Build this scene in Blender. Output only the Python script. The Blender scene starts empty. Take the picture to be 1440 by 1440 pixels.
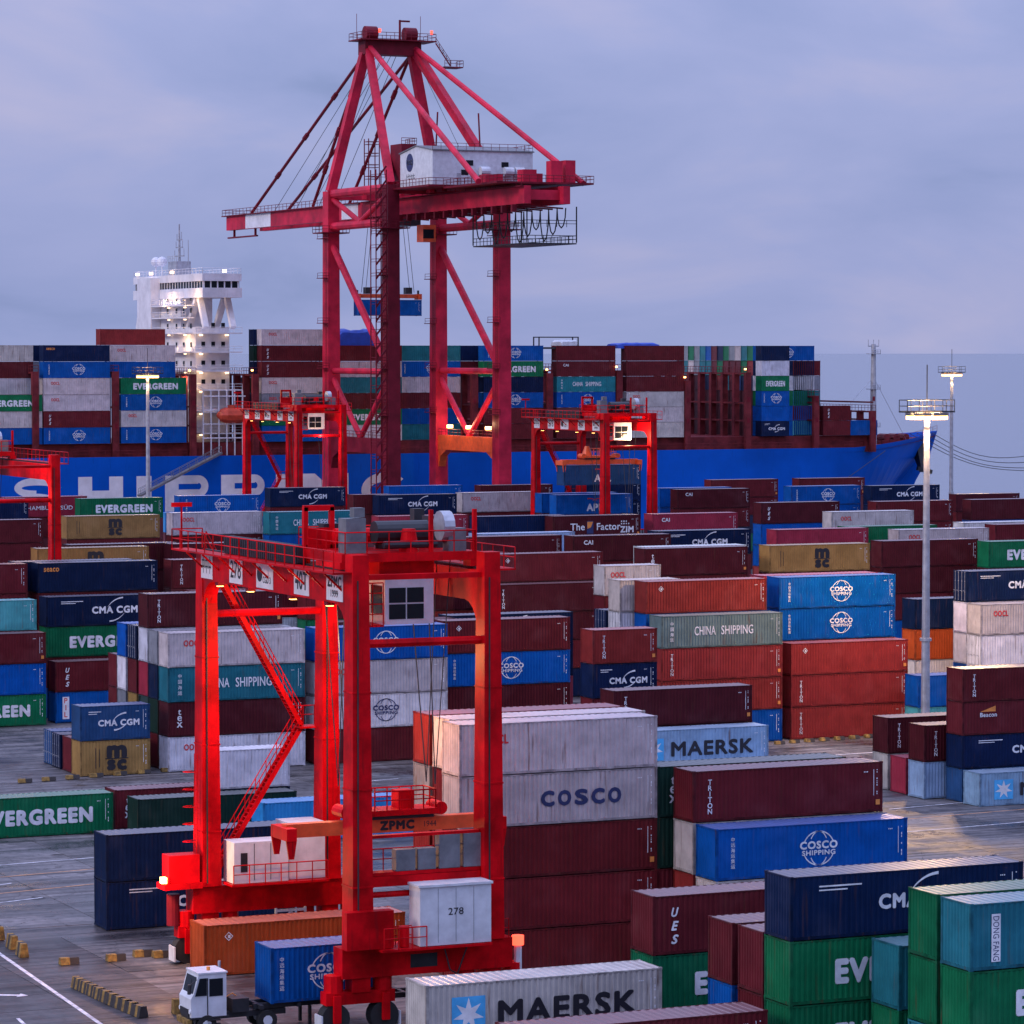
import bpy, math, random
import numpy as np
from mathutils import Vector, Matrix
random.seed(7)
R = math.radians
scene = bpy.context.scene
COL = scene.collection
# ------------------------------------------------------------------ camera
F = 4980.0; YAW = R(24.3); PIT = math.atan(225.5 / F); CAMH = 35.0      # focal length in 1440-px units
cam_d = bpy.data.cameras.new('camera'); cam = bpy.data.objects.new('camera', cam_d); COL.objects.link(cam)
cam_d.sensor_width = 36; cam_d.lens = F / 1440 * 36; cam_d.clip_start = 1; cam_d.clip_end = 90000
cam.location = (0, 0, CAMH); cam.rotation_euler = (math.pi / 2 - PIT, 0, -YAW)
scene.camera = cam
scene.render.resolution_x = scene.render.resolution_y = 1024
# ------------------------------------------------------------------ light
SUN_EL, SUN_AZ = 26, 268          # degrees; azimuth clockwise from +Y: light comes from the left
w = bpy.data.worlds.new('World'); scene.world = w; w.use_nodes = True
nt = w.node_tree; nt.nodes.clear()
def N(t, typ, **kw):
    n = t.nodes.new(typ)
    for k, v in kw.items(): setattr(n, k, v)
    return n
def LK(t, a, b): t.links.new(a, b)
def mathn(t, op, a, b=None, clamp=False):
    n = N(t, 'ShaderNodeMath', operation=op, use_clamp=clamp)
    for i, v in enumerate((a, b)):
        if v is None: continue
        if isinstance(v, (int, float)): n.inputs[i].default_value = v
        else: LK(t, v, n.inputs[i])
    return n.outputs[0]
def mixc(t, fac, a, b, mode='MIX'):
    n = N(t, 'ShaderNodeMix', data_type='RGBA', blend_type=mode)
    for s, v in ((n.inputs[0], fac), (n.inputs[6], a), (n.inputs[7], b)):
        if isinstance(v, (int, float)): s.default_value = v
        elif isinstance(v, tuple): s.default_value = v + (1,) if len(v) == 3 else v
        else: LK(t, v, s)
    return n.outputs[2]
def ramp(t, fac, stops):
    n = N(t, 'ShaderNodeValToRGB'); LK(t, fac, n.inputs[0])
    cr = n.color_ramp
    while len(cr.elements) < len(stops): cr.elements.new(0.5)
    for e, (p, c) in zip(cr.elements, stops): e.position = p; e.color = c + (1,) if len(c) == 3 else c
    return n.outputs[0]
sky = N(nt, 'ShaderNodeTexSky', sky_type='NISHITA', sun_disc=False, sun_elevation=R(4), sun_rotation=R(SUN_AZ), dust_density=2.0, ozone_density=3.0)
tc = N(nt, 'ShaderNodeTexCoord'); sx = N(nt, 'ShaderNodeSeparateXYZ'); LK(nt, tc.outputs['Generated'], sx.inputs[0])
mp = N(nt, 'ShaderNodeMapping'); mp.inputs['Scale'].default_value = (1.0, 1.0, 2.6); mp.inputs['Location'].default_value = (-4.717, 0.796, -2.341); LK(nt, tc.outputs['Generated'], mp.inputs[0])
nz = N(nt, 'ShaderNodeTexNoise'); nz.inputs['Scale'].default_value = 9.0; nz.inputs['Detail'].default_value = 7; nz.inputs['Roughness'].default_value = 0.52; nz.inputs['Distortion'].default_value = 0.4
LK(nt, mp.outputs[0], nz.inputs['Vector'])
nz2 = N(nt, 'ShaderNodeTexNoise'); nz2.inputs['Scale'].default_value = 2.6; nz2.inputs['Detail'].default_value = 4; LK(nt, mp.outputs[0], nz2.inputs['Vector'])
cl = mathn(nt, 'ADD', mathn(nt, 'MULTIPLY', nz.outputs[0], 0.55), mathn(nt, 'MULTIPLY', nz2.outputs[0], 0.45))
cloud = ramp(nt, cl, [(0.40, (2.45, 3.05, 5.5)), (0.46, (2.95, 3.5, 6.2)), (0.54, (3.4, 3.85, 6.6)), (0.63, (4.3, 4.35, 6.7))])
zpos = mathn(nt, 'MAXIMUM', sx.outputs[2], 0.0)
lum = mathn(nt, 'ADD', mathn(nt, 'MULTIPLY', mathn(nt, 'POWER', zpos, 1.5), 3.2), 1.12)          # overcast sky: brighter towards the zenith
cl2 = N(nt, 'ShaderNodeVectorMath', operation='SCALE'); LK(nt, cloud, cl2.inputs[0]); LK(nt, lum, cl2.inputs['Scale'])
bgc = mixc(nt, 0.88, sky.outputs[0], cl2.outputs[0])
bg = N(nt, 'ShaderNodeBackground'); bg.inputs['Strength'].default_value = 0.1; LK(nt, bgc, bg.inputs['Color'])
wo = N(nt, 'ShaderNodeOutputWorld'); LK(nt, bg.outputs[0], wo.inputs[0])
sd = bpy.data.lights.new('sun', 'SUN'); sd.energy = 1.15; sd.angle = R(14); sd.color = (1.0, 0.86, 0.80)
so = bpy.data.objects.new('sun', sd); COL.objects.link(so)
dv = Vector((math.sin(R(SUN_AZ)) * math.cos(R(SUN_EL)), math.cos(R(SUN_AZ)) * math.cos(R(SUN_EL)), math.sin(R(SUN_EL))))
so.rotation_euler = dv.to_track_quat('Z', 'Y').to_euler(); so.location = (0, 0, 200)
scene.view_settings.view_transform = 'Standard'; scene.view_settings.look = 'None'
scene.view_settings.exposure = 0.0; scene.view_settings.gamma = 1.0

# ------------------------------------------------------------------ photograph pixel -> direction -> place
_c, _s, _cp, _sp = math.cos(YAW), math.sin(YAW), math.cos(PIT), math.sin(PIT)
def ray(x, y):
    u = (x - 720) / F; v = (y - 720) / F
    yf = _cp - v * _sp
    return Vector((_c * u + _s * yf, -_s * u + _c * yf, -(_sp + v * _cp)))
def atZ(x, y, z):
    r = ray(x, y); t = (z - CAMH) / r.z; return Vector((r.x * t, r.y * t, z))
def atY(x, y, Y):
    r = ray(x, y); t = Y / r.y; return Vector((r.x * t, Y, CAMH + r.z * t))
def xat(x, Y, z):                     # world X of picture column x on the line (Y, z)
    y = 700.0
    for _ in range(4):
        p = atY(x, y, Y); y += (p.z - z) * 4980 / (0.41 * p.x + 0.91 * Y)
    return atY(x, y, Y).x

# ------------------------------------------------------------------ mesh helpers
class MB:
    def __init__(s): s.v = []; s.f = []; s.m = []
    def add(s, vs, fs, mi=0):
        o = len(s.v); s.v += [tuple(p) for p in vs]; s.f += [tuple(i + o for i in f) for f in fs]; s.m += [mi] * len(fs); return s
    def box(s, x0, x1, y0, y1, z0, z1, mi=0):
        return s.add([(x0, y0, z0), (x1, y0, z0), (x1, y1, z0), (x0, y1, z0), (x0, y0, z1), (x1, y0, z1), (x1, y1, z1), (x0, y1, z1)],
              [(0, 3, 2, 1), (4, 5, 6, 7), (0, 1, 5, 4), (1, 2, 6, 5), (2, 3, 7, 6), (3, 0, 4, 7)], mi)
    def taper(s, c0, a0, b0, c1, a1, b1, mi=0):         # box column from centre c0 (half sizes a0,b0) to c1
        v = []
        for c, a, b in ((c0, a0, b0), (c1, a1, b1)):
            v += [(c[0] - a, c[1] - b, c[2]), (c[0] + a, c[1] - b, c[2]), (c[0] + a, c[1] + b, c[2]), (c[0] - a, c[1] + b, c[2])]
        return s.add(v, [(0, 3, 2, 1), (4, 5, 6, 7), (0, 1, 5, 4), (1, 2, 6, 5), (2, 3, 7, 6), (3, 0, 4, 7)], mi)
    def beam(s, p, q, w, h, mi=0):
        p, q = Vector(p), Vector(q); d = (q - p).normalized()
        up = Vector((0, 0, 1)) if abs(d.z) < 0.95 else Vector((1, 0, 0))
        a = d.cross(up).normalized(); b = a.cross(d).normalized()
        vs = [c + a * i * w / 2 + b * j * h / 2 for c in (p, q) for i, j in ((-1, -1), (1, -1), (1, 1), (-1, 1))]
        return s.add(vs, [(0, 3, 2, 1), (4, 5, 6, 7), (0, 1, 5, 4), (1, 2, 6, 5), (2, 3, 7, 6), (3, 0, 4, 7)], mi)
    def tube(s, p, q, r, n=8, mi=0, r2=None):
        p, q = Vector(p), Vector(q); d = (q - p).normalized(); r2 = r if r2 is None else r2
        up = Vector((0, 0, 1)) if abs(d.z) < 0.95 else Vector((1, 0, 0))
        a = d.cross(up).normalized(); b = a.cross(d).normalized()
        vs = [c + (a * math.cos(t) + b * math.sin(t)) * rr for c, rr in ((p, r), (q, r2)) for t in [2 * math.pi * k / n for k in range(n)]]
        fs = [(k, (k + 1) % n, n + (k + 1) % n, n + k) for k in range(n)] + [tuple(range(n))[::-1], tuple(range(n, 2 * n))]
        return s.add(vs, fs, mi)
    def path(s, pts, r, n=5, mi=0):
        for a, b in zip(pts, pts[1:]): s.tube(a, b, r, n, mi)
        return s
    def prism(s, pts, axis, a, b, mi=0):                 # polygon in the two other axes, extruded along axis
        n = len(pts); vs = []
        for t in (a, b):
            for p in pts:
                vs.append((t, p[0], p[1]) if axis == 'x' else (p[0], t, p[1]) if axis == 'y' else (p[0], p[1], t))
        return s.add(vs, [tuple(range(n)), tuple(range(n, 2 * n))[::-1]] + [(k, n + k, n + (k + 1) % n, (k + 1) % n) for k in range(n)], mi)
    def rail(s, pts, h=1.1, r=0.03, step=1.6, mi=0, mid=True):
        for a, b in zip(pts, pts[1:]):
            a, b = Vector(a), Vector(b); k = max(1, int((b - a).length / step))
            for i in range(k + 1):
                c = a.lerp(b, i / k); s.tube(c, c + Vector((0, 0, h)), r, 4, mi)
            s.tube(a + Vector((0, 0, h)), b + Vector((0, 0, h)), r, 4, mi)
            if mid: s.tube(a + Vector((0, 0, h * .52)), b + Vector((0, 0, h * .52)), r * .8, 4, mi)
        return s
    def ladder(s, a, b, wdir, w=0.5, r=0.025, step=0.3, mi=0):
        a, b, wd = Vector(a), Vector(b), Vector(wdir).normalized() * w / 2
        s.tube(a - wd, b - wd, r, 4, mi); s.tube(a + wd, b + wd, r, 4, mi)
        k = int((b - a).length / step)
        for i in range(1, k): c = a.lerp(b, i / k); s.tube(c - wd, c + wd, r * .7, 4, mi)
        return s
    def mesh(s, name, mats):
        me = bpy.data.meshes.new(name); me.from_pydata(s.v, [], s.f)
        for m in mats: me.materials.append(m)
        me.polygons.foreach_set('material_index', s.m); me.validate(); me.update()
        import bmesh
        b = bmesh.new(); b.from_mesh(me); bmesh.ops.recalc_face_normals(b, faces=b.faces); b.to_mesh(me); b.free()
        return me
    def build(s, name, mats, parent=None, loc=(0, 0, 0), rz=0):
        mats = mats if isinstance(mats, (list, tuple)) else [mats]
        return link(name, s.mesh(name, mats), parent, loc, rz)
def link(name, me, parent=None, loc=(0, 0, 0), rz=0):
    o = bpy.data.objects.new(name, me); COL.objects.link(o); o.location = loc; o.rotation_euler = (0, 0, rz); o.parent = parent
    return o
def tag(o, label=None, cat=None, group=None, kind=None):
    for k, v in (('label', label), ('category', cat), ('group', group), ('kind', kind)):
        if v: o[k] = v
    return o
def thing(name, loc, label, cat, group=None, rz=0):
    o = bpy.data.objects.new(name, None); COL.objects.link(o); o.location = loc; o.rotation_euler = (0, 0, rz); o.empty_display_size = 0.3
    return tag(o, label, cat, group)

# ------------------------------------------------------------------ materials
def mat(name, col, rough=0.5, metal=0.0, var=0.22, scale=1.2, emit=None, estr=0.0, bump=0.0, streak=0.0, rust=(0.10, 0.045, 0.025), objcol=False, spec=0.5, dust=0.0):
    m = bpy.data.materials.new(name); m.use_nodes = True; t = m.node_tree; b = t.nodes['Principled BSDF']
    b.inputs['Roughness'].default_value = rough; b.inputs['Metallic'].default_value = metal; b.inputs['Specular IOR Level'].default_value = spec
    if emit:
        b.inputs['Emission Color'].default_value = emit + (1,); b.inputs['Emission Strength'].default_value = estr
    tcn = N(t, 'ShaderNodeTexCoord'); oi = N(t, 'ShaderNodeObjectInfo')
    off = N(t, 'ShaderNodeVectorMath', operation='ADD'); LK(t, tcn.outputs['Object'], off.inputs[0])
    sc = N(t, 'ShaderNodeVectorMath', operation='SCALE'); sc.inputs[0].default_value = (37, 19, 53); LK(t, oi.outputs['Random'], sc.inputs['Scale']); LK(t, sc.outputs[0], off.inputs[1])
    n1 = N(t, 'ShaderNodeTexNoise'); n1.inputs['Scale'].default_value = scale; n1.inputs['Detail'].default_value = 6; n1.inputs['Roughness'].default_value = 0.6
    LK(t, off.outputs[0], n1.inputs['Vector'])
    base = col if not objcol else oi.outputs['Color']
    dark = mixc(t, 1.0, base, (1 - var, 1 - var, 1 - var * .95), 'MULTIPLY'); light = mixc(t, 1.0, base, (1 + var * .5,) * 3, 'MULTIPLY')
    f = ramp(t, n1.outputs[0], [(0.35, (0, 0, 0)), (0.65, (1, 1, 1))])
    c = mixc(t, f, dark, light)
    if streak > 0:
        mp = N(t, 'ShaderNodeMapping'); mp.inputs['Scale'].default_value = (2.6, 2.6, 0.22); LK(t, off.outputs[0], mp.inputs[0])
        n2 = N(t, 'ShaderNodeTexNoise'); n2.inputs['Scale'].default_value = 1.7; n2.inputs['Detail'].default_value = 5; LK(t, mp.outputs[0], n2.inputs['Vector'])
        f2 = ramp(t, n2.outputs[0], [(0.60, (0, 0, 0)), (0.74, (streak,) * 3)])
        c = mixc(t, f2, c, rust)
    if objcol:
        n4 = N(t, 'ShaderNodeTexNoise'); n4.inputs['Scale'].default_value = 0.35; n4.inputs['Detail'].default_value = 3; LK(t, off.outputs[0], n4.inputs['Vector'])
        c = mixc(t, ramp(t, n4.outputs[0], [(0.55, (0, 0, 0)), (0.75, (.3,) * 3)]), c, mixc(t, 0.16, base, (.30, .27, .27)))
        n5 = N(t, 'ShaderNodeTexNoise'); n5.inputs['Scale'].default_value = 2.3; n5.inputs['Detail'].default_value = 8; n5.inputs['Roughness'].default_value = .7; LK(t, off.outputs[0], n5.inputs['Vector'])
        c = mixc(t, ramp(t, n5.outputs[0], [(0.68, (0, 0, 0)), (0.74, (.7,) * 3)]), c, rust)
    if dust: c = mixc(t, dust, c, (.40, .36, .38))
    LK(t, c, b.inputs['Base Color'])
    r2 = mathn(t, 'ADD', mathn(t, 'MULTIPLY', n1.outputs[0], 0.25), rough - 0.12); LK(t, r2, b.inputs['Roughness'])
    if bump > 0:
        n3 = N(t, 'ShaderNodeTexNoise'); n3.inputs['Scale'].default_value = scale * 6; n3.inputs['Detail'].default_value = 4; LK(t, off.outputs[0], n3.inputs['Vector'])
        bp = N(t, 'ShaderNodeBump'); bp.inputs['Strength'].default_value = bump; bp.inputs['Distance'].default_value = 0.02
        LK(t, n3.outputs[0], bp.inputs['Height']); LK(t, bp.outputs[0], b.inputs['Normal'])
    return m
M_paint = mat('container_paint', None, 0.45, 0, 0.20, 0.7, streak=0.3, objcol=True, bump=0.15, spec=0.10)
M_roof = mat('dusty_container_roof', None, 0.34, 0, 0.25, 0.5, streak=0.2, objcol=True, bump=0.2, spec=0.6, dust=0.22)
M_worn = mat('worn_container_paint', None, 0.55, 0, 0.22, 0.8, streak=0.75, objcol=True, rust=(0.13, 0.07, 0.05), bump=0.2, spec=0.15)
M_frame = mat('container_frame_paint', None, 0.5, 0, 0.45, 1.5, streak=0.6, objcol=True, spec=0.12)
M_white = mat('white_print', (0.74, 0.76, 0.80), 0.5, var=0.25)
M_black = mat('black_print', (0.012, 0.012, 0.02), 0.5)
M_navyp = mat('navy_print', (0.015, 0.025, 0.11), 0.5)
M_redp = mat('red_print', (0.62, 0.02, 0.025), 0.5)
M_orangep = mat('orange_print', (0.75, 0.26, 0.05), 0.5)
M_skyp = mat('sky_blue_print', (0.07, 0.42, 0.78), 0.5)
M_rtg = mat('red_gantry_paint', (0.60, 0.002, 0.007), 0.45, 0, 0.5, 0.45, streak=0.55, rust=(0.16, 0.006, 0.008), spec=0.08, bump=.15)
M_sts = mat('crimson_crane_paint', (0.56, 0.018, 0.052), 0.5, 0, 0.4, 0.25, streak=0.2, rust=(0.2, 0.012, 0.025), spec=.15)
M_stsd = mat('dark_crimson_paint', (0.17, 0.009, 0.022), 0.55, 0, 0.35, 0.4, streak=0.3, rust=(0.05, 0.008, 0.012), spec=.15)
M_orange = mat('orange_paint_and_lamp_glow', (0.75, 0.10, 0.02), 0.45)  # crane orange; on the portal and gantry spreader beams it stands in for lamplight
M_hull = mat('blue_hull_paint', (0.001, 0.095, 0.50), 0.42, 0, 0.25, 0.06, streak=0.35, rust=(0.002, 0.045, 0.2), spec=.08)
M_hullw = mat('white_hull_letters', (0.72, 0.70, 0.73), 0.5, 0, 0.25, 0.2, streak=0.35, rust=(0.45, 0.42, 0.42))
M_shipw = mat('white_ship_paint', (0.72, 0.71, 0.75), 0.5, 0, 0.18, 0.4, streak=0.3, rust=(0.45, 0.36, 0.33))
M_shipr = mat('maroon_ship_steel', (0.17, 0.024, 0.030), 0.6, 0, 0.45, 0.5, streak=0.5, rust=(0.05, 0.014, 0.014), spec=.12)
M_dark = mat('dark_steel', (0.025, 0.026, 0.032), 0.5, 0.2, 0.4)
M_grey = mat('grey_steel', (0.16, 0.165, 0.18), 0.5, 0.1, 0.3)
M_lgrey = mat('pale_grey_paint', (0.62, 0.64, 0.68), 0.5, 0, 0.15, streak=0.2, rust=(0.4, 0.36, 0.34))
M_galv = mat('galvanised_steel', (0.42, 0.43, 0.47), 0.45, 0.5, 0.25)
M_glass = mat('dark_glass', (0.010, 0.013, 0.018), 0.18, 0, 0.1, spec=.18)
M_rubber = mat('tyre_rubber', (0.018, 0.018, 0.019), 0.8)
M_cable = mat('steel_rope', (0.03, 0.03, 0.035), 0.6)
M_tarp = mat('blue_tarpaulin', (0.01, 0.06, 0.42), 0.6, bump=0.5)
M_boat = mat('orange_lifeboat', (0.62, 0.07, 0.03), 0.45)
M_lamp = mat('lit_lamp', (1, 0.8, 0.5), 0.5, emit=(1.0, 0.46, 0.12), estr=7.0)
M_lampw = mat('lit_lamp_white', (1, 0.9, 0.8), 0.5, emit=(1.0, 0.66, 0.36), estr=3.2)
M_beacon = mat('red_beacon', (0.9, 0.05, 0.03), 0.4, emit=(1.0, 0.06, 0.03), estr=4.0)
M_yel = mat('yellow_block_paint', (0.26, 0.155, 0.035), 0.8, 0, 0.6, 3, streak=.6)
M_blk = mat('black_block_paint', (0.03, 0.025, 0.025), 0.7, 0, 0.35, 3)
M_line = mat('white_road_paint', (0.62, 0.61, 0.64), 0.7, 0, 0.5, 1.5)
M_oline = mat('ochre_road_paint', (0.50, 0.25, 0.12), 0.7, 0, 0.5, 1.5)
def ground_mat(name, a, b, wet):
    m = bpy.data.materials.new(name); m.use_nodes = True; t = m.node_tree; p = t.nodes['Principled BSDF']
    g = N(t, 'ShaderNodeNewGeometry'); oi = N(t, 'ShaderNodeObjectInfo')
    n1 = N(t, 'ShaderNodeTexNoise'); n1.inputs['Scale'].default_value = 0.16; n1.inputs['Detail'].default_value = 8; n1.inputs['Roughness'].default_value = 0.62; LK(t, g.outputs['Position'], n1.inputs['Vector'])
    n2 = N(t, 'ShaderNodeTexNoise'); n2.inputs['Scale'].default_value = 1.9; n2.inputs['Detail'].default_value = 6; LK(t, g.outputs['Position'], n2.inputs['Vector'])
    f = ramp(t, n1.outputs[0], [(0.38, (0, 0, 0)), (0.62, (1, 1, 1))])
    c = mixc(t, f, a, b)
    c = mixc(t, 0.5, c, ramp(t, n2.outputs[0], [(0.3, (0.45, 0.45, 0.45)), (0.7, (1.3, 1.28, 1.25))]), 'MULTIPLY')
    mt = N(t, 'ShaderNodeMapping'); mt.inputs['Scale'].default_value = (0.035, 1.1, 1.0); mt.inputs['Rotation'].default_value = (0, 0, .02); LK(t, g.outputs['Position'], mt.inputs[0])
    n3 = N(t, 'ShaderNodeTexNoise'); n3.inputs['Scale'].default_value = 1.0; n3.inputs['Detail'].default_value = 5; n3.inputs['Roughness'].default_value = .65; LK(t, mt.outputs[0], n3.inputs['Vector'])
    c = mixc(t, 0.75, c, ramp(t, n3.outputs[0], [(0.40, (.30, .30, .32)), (0.52, (1, 1, 1)), (0.68, (1.35, 1.32, 1.3))]), 'MULTIPLY')
    n4 = N(t, 'ShaderNodeTexNoise'); n4.inputs['Scale'].default_value = 0.42; n4.inputs['Detail'].default_value = 4; LK(t, g.outputs['Position'], n4.inputs['Vector'])
    c = mixc(t, ramp(t, n4.outputs[0], [(0.64, (0, 0, 0)), (0.70, (.8,) * 3)]), c, (.022, .02, .022))
    vo = N(t, 'ShaderNodeTexVoronoi', feature='DISTANCE_TO_EDGE'); vo.inputs['Scale'].default_value = .23; wv = N(t, 'ShaderNodeVectorMath', operation='ADD'); LK(t, g.outputs['Position'], wv.inputs[0]); LK(t, n2.outputs['Color'], wv.inputs[1]); LK(t, wv.outputs[0], vo.inputs['Vector'])
    c = mixc(t, ramp(t, vo.outputs['Distance'], [(0.0, (.8,) * 3), (0.012, (0, 0, 0))]), c, (.02, .02, .02))
    k = mathn(t, 'ADD', mathn(t, 'MULTIPLY', oi.outputs['Random'], 0.45), 0.78)
    v = N(t, 'ShaderNodeVectorMath', operation='SCALE'); LK(t, c, v.inputs[0]); LK(t, k, v.inputs['Scale'])
    p.inputs['Specular IOR Level'].default_value = .22
    LK(t, v.outputs[0], p.inputs['Base Color'])
    rr = ramp(t, n1.outputs[0], [(0.40, (wet,) * 3), (0.60, (0.75,) * 3)]); LK(t, rr, p.inputs['Roughness'])
    bp = N(t, 'ShaderNodeBump'); bp.inputs['Strength'].default_value = 0.25; bp.inputs['Distance'].default_value = 0.02; LK(t, n2.outputs[0], bp.inputs['Height']); LK(t, bp.outputs[0], p.inputs['Normal'])
    return m
M_ground = ground_mat('yard_concrete', (0.055, 0.052, 0.058), (0.16, 0.15, 0.155), 0.32)
M_asph = ground_mat('yard_asphalt', (0.045, 0.043, 0.047), (0.085, 0.075, 0.08), 0.35)
M_slab = ground_mat('concrete_slab', (0.055, 0.052, 0.057), (0.17, 0.16, 0.165), 0.26)
msea = bpy.data.materials.new('sea_water'); msea.use_nodes = True; t = msea.node_tree; p = t.nodes['Principled BSDF']
p.inputs['Base Color'].default_value = (0.15, 0.17, 0.20, 1); p.inputs['Roughness'].default_value = 0.25
g = N(t, 'ShaderNodeNewGeometry'); mp = N(t, 'ShaderNodeMapping'); mp.inputs['Scale'].default_value = (0.10, 0.16, 0.1); LK(t, g.outputs['Position'], mp.inputs[0])
n1 = N(t, 'ShaderNodeTexNoise'); n1.inputs['Scale'].default_value = 1.0; n1.inputs['Detail'].default_value = 8; n1.inputs['Roughness'].default_value = 0.6; LK(t, mp.outputs[0], n1.inputs['Vector'])
bp = N(t, 'ShaderNodeBump'); bp.inputs['Strength'].default_value = 0.7; bp.inputs['Distance'].default_value = 1.2; LK(t, n1.outputs[0], bp.inputs['Height']); LK(t, bp.outputs[0], p.inputs['Normal'])

# ------------------------------------------------------------------ the setting
QY = 596.0
tag(MB().box(-900, 1500, -300, QY, -6, -0.03).build('ground', M_ground), kind='structure')
tag(MB().add([(-40000, QY - 2, -4), (40000, QY - 2, -4), (40000, 60000, -4), (-40000, 60000, -4)], [(0, 1, 2, 3)]).build('sea', msea), kind='structure')
pave = thing('concrete_paving', (0, 0, 0), None, None); tag(pave, kind='structure')
slab_me = {}
def slabs(x0, x1, y0, y1, sx, sy, m=M_slab):
    nx = max(1, round((x1 - x0) / sx)); ny = max(1, round((y1 - y0) / sy)); dx = (x1 - x0) / nx; dy = (y1 - y0) / ny
    key = (round(dx, 3), round(dy, 3), m.name)
    if key not in slab_me: slab_me[key] = MB().box(0.03, dx - .03, 0.03, dy - .03, -0.028, 0.0).mesh('slab', [m])
    for i in range(nx):
        for j in range(ny): link('slab', slab_me[key], pave, (x0 + i * dx, y0 + j * dy, random.uniform(-.006, 0)))
slabs(40, 76, 249, 277, 6, 4); slabs(40, 79, 207, 245, 6.5, 4.2); slabs(78, 98, 200, 234, 5, 4.2); slabs(98, 118, 246, 277.5, 5, 4.5)
slabs(104, 160, 200, 233, 7, 4.2); slabs(118, 178, 249, 277.5, 6, 5); slabs(44, 62, 172, 203, 6, 4.4, M_asph); slabs(62, 92, 190, 203, 6, 4.4)
def stripe(a, b, wd, m, name='road_marking', z=0.006):
    a, b = Vector(a), Vector(b); d = (b - a).normalized(); n = Vector((-d.y, d.x, 0)) * wd / 2
    o = MB().add([a - n, b - n, b + n, a + n], [(0, 1, 2, 3)]).build(name, m); o.location.z = z
    return tag(o, kind='structure')
def pstripe(p, q, wd, m): stripe(atZ(*p, 0), atZ(*q, 0), wd, m)
pstripe((-5, 1338), (150, 1446), .25, M_line); pstripe((25, 1432), (40, 1446), .2, M_line)
pstripe((-5, 1217), (132, 1206), .18, M_line); pstripe((-5, 1234), (132, 1222), .22, M_oline); pstripe((-5, 1257), (132, 1243), .22, M_oline)
pstripe((-5, 1270), (60, 1262), .18, M_line); pstripe((-5, 1245), (16, 1242), .18, M_line)
pstripe((1250, 1138), (1450, 1120), .2, M_line); pstripe((1275, 1152), (1450, 1137), .2, M_oline); pstripe((1275, 1170), (1450, 1155), .2, M_line)
pstripe((1170, 1062), (1230, 1058), .3, M_line); pstripe((500, 1100), (560, 1095), .2, M_line)
# turn arrow
A = atZ(40, 1400, 0); ar = MB().prism([(0, 0), (-.55, .5), (-.55, .2), (-2.2, .2), (-2.2, .9), (-2.55, .9), (-2.55, -.2), (-.55, -.2), (-.55, -.5)], 'z', 0.004, 0.008)
o = ar.build('lane_arrow', M_line, None, (A.x, A.y, 0), R(-30)); tag(o, kind='structure')

# ------------------------------------------------------------------ lettering
_tc = {}
def text_geo(s, bold=0.0, shear=0.0):
    bold0 = bold; bold = 0.0; k = (s, round(bold0, 2), shear)
    if k in _tc: return _tc[k]
    cu = bpy.data.curves.new('t', 'FONT'); cu.body = s; cu.size = 1.0; cu.offset = bold; cu.shear = shear; cu.resolution_u = 3
    cu.space_character = 1.0 + bold0 * 2.2
    ob = bpy.data.objects.new('t', cu); COL.objects.link(ob)
    dg = bpy.context.evaluated_depsgraph_get(); me = ob.evaluated_get(dg).to_mesh()
    vs = [tuple(v.co[:2]) for v in me.vertices]; fs = [tuple(p.vertices) for p in me.polygons]
    ob.evaluated_get(dg).to_mesh_clear(); bpy.data.objects.remove(ob); bpy.data.curves.remove(cu)
    if not vs: vs, fs = [(0, 0), (.5, 0), (.5, .7)], [(0, 1, 2)]
    a = np.array(vs); mn, mx = a.min(0), a.max(0); a = (a - mn)
    _tc[k] = (a, fs, mx - mn); return _tc[k]
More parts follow.
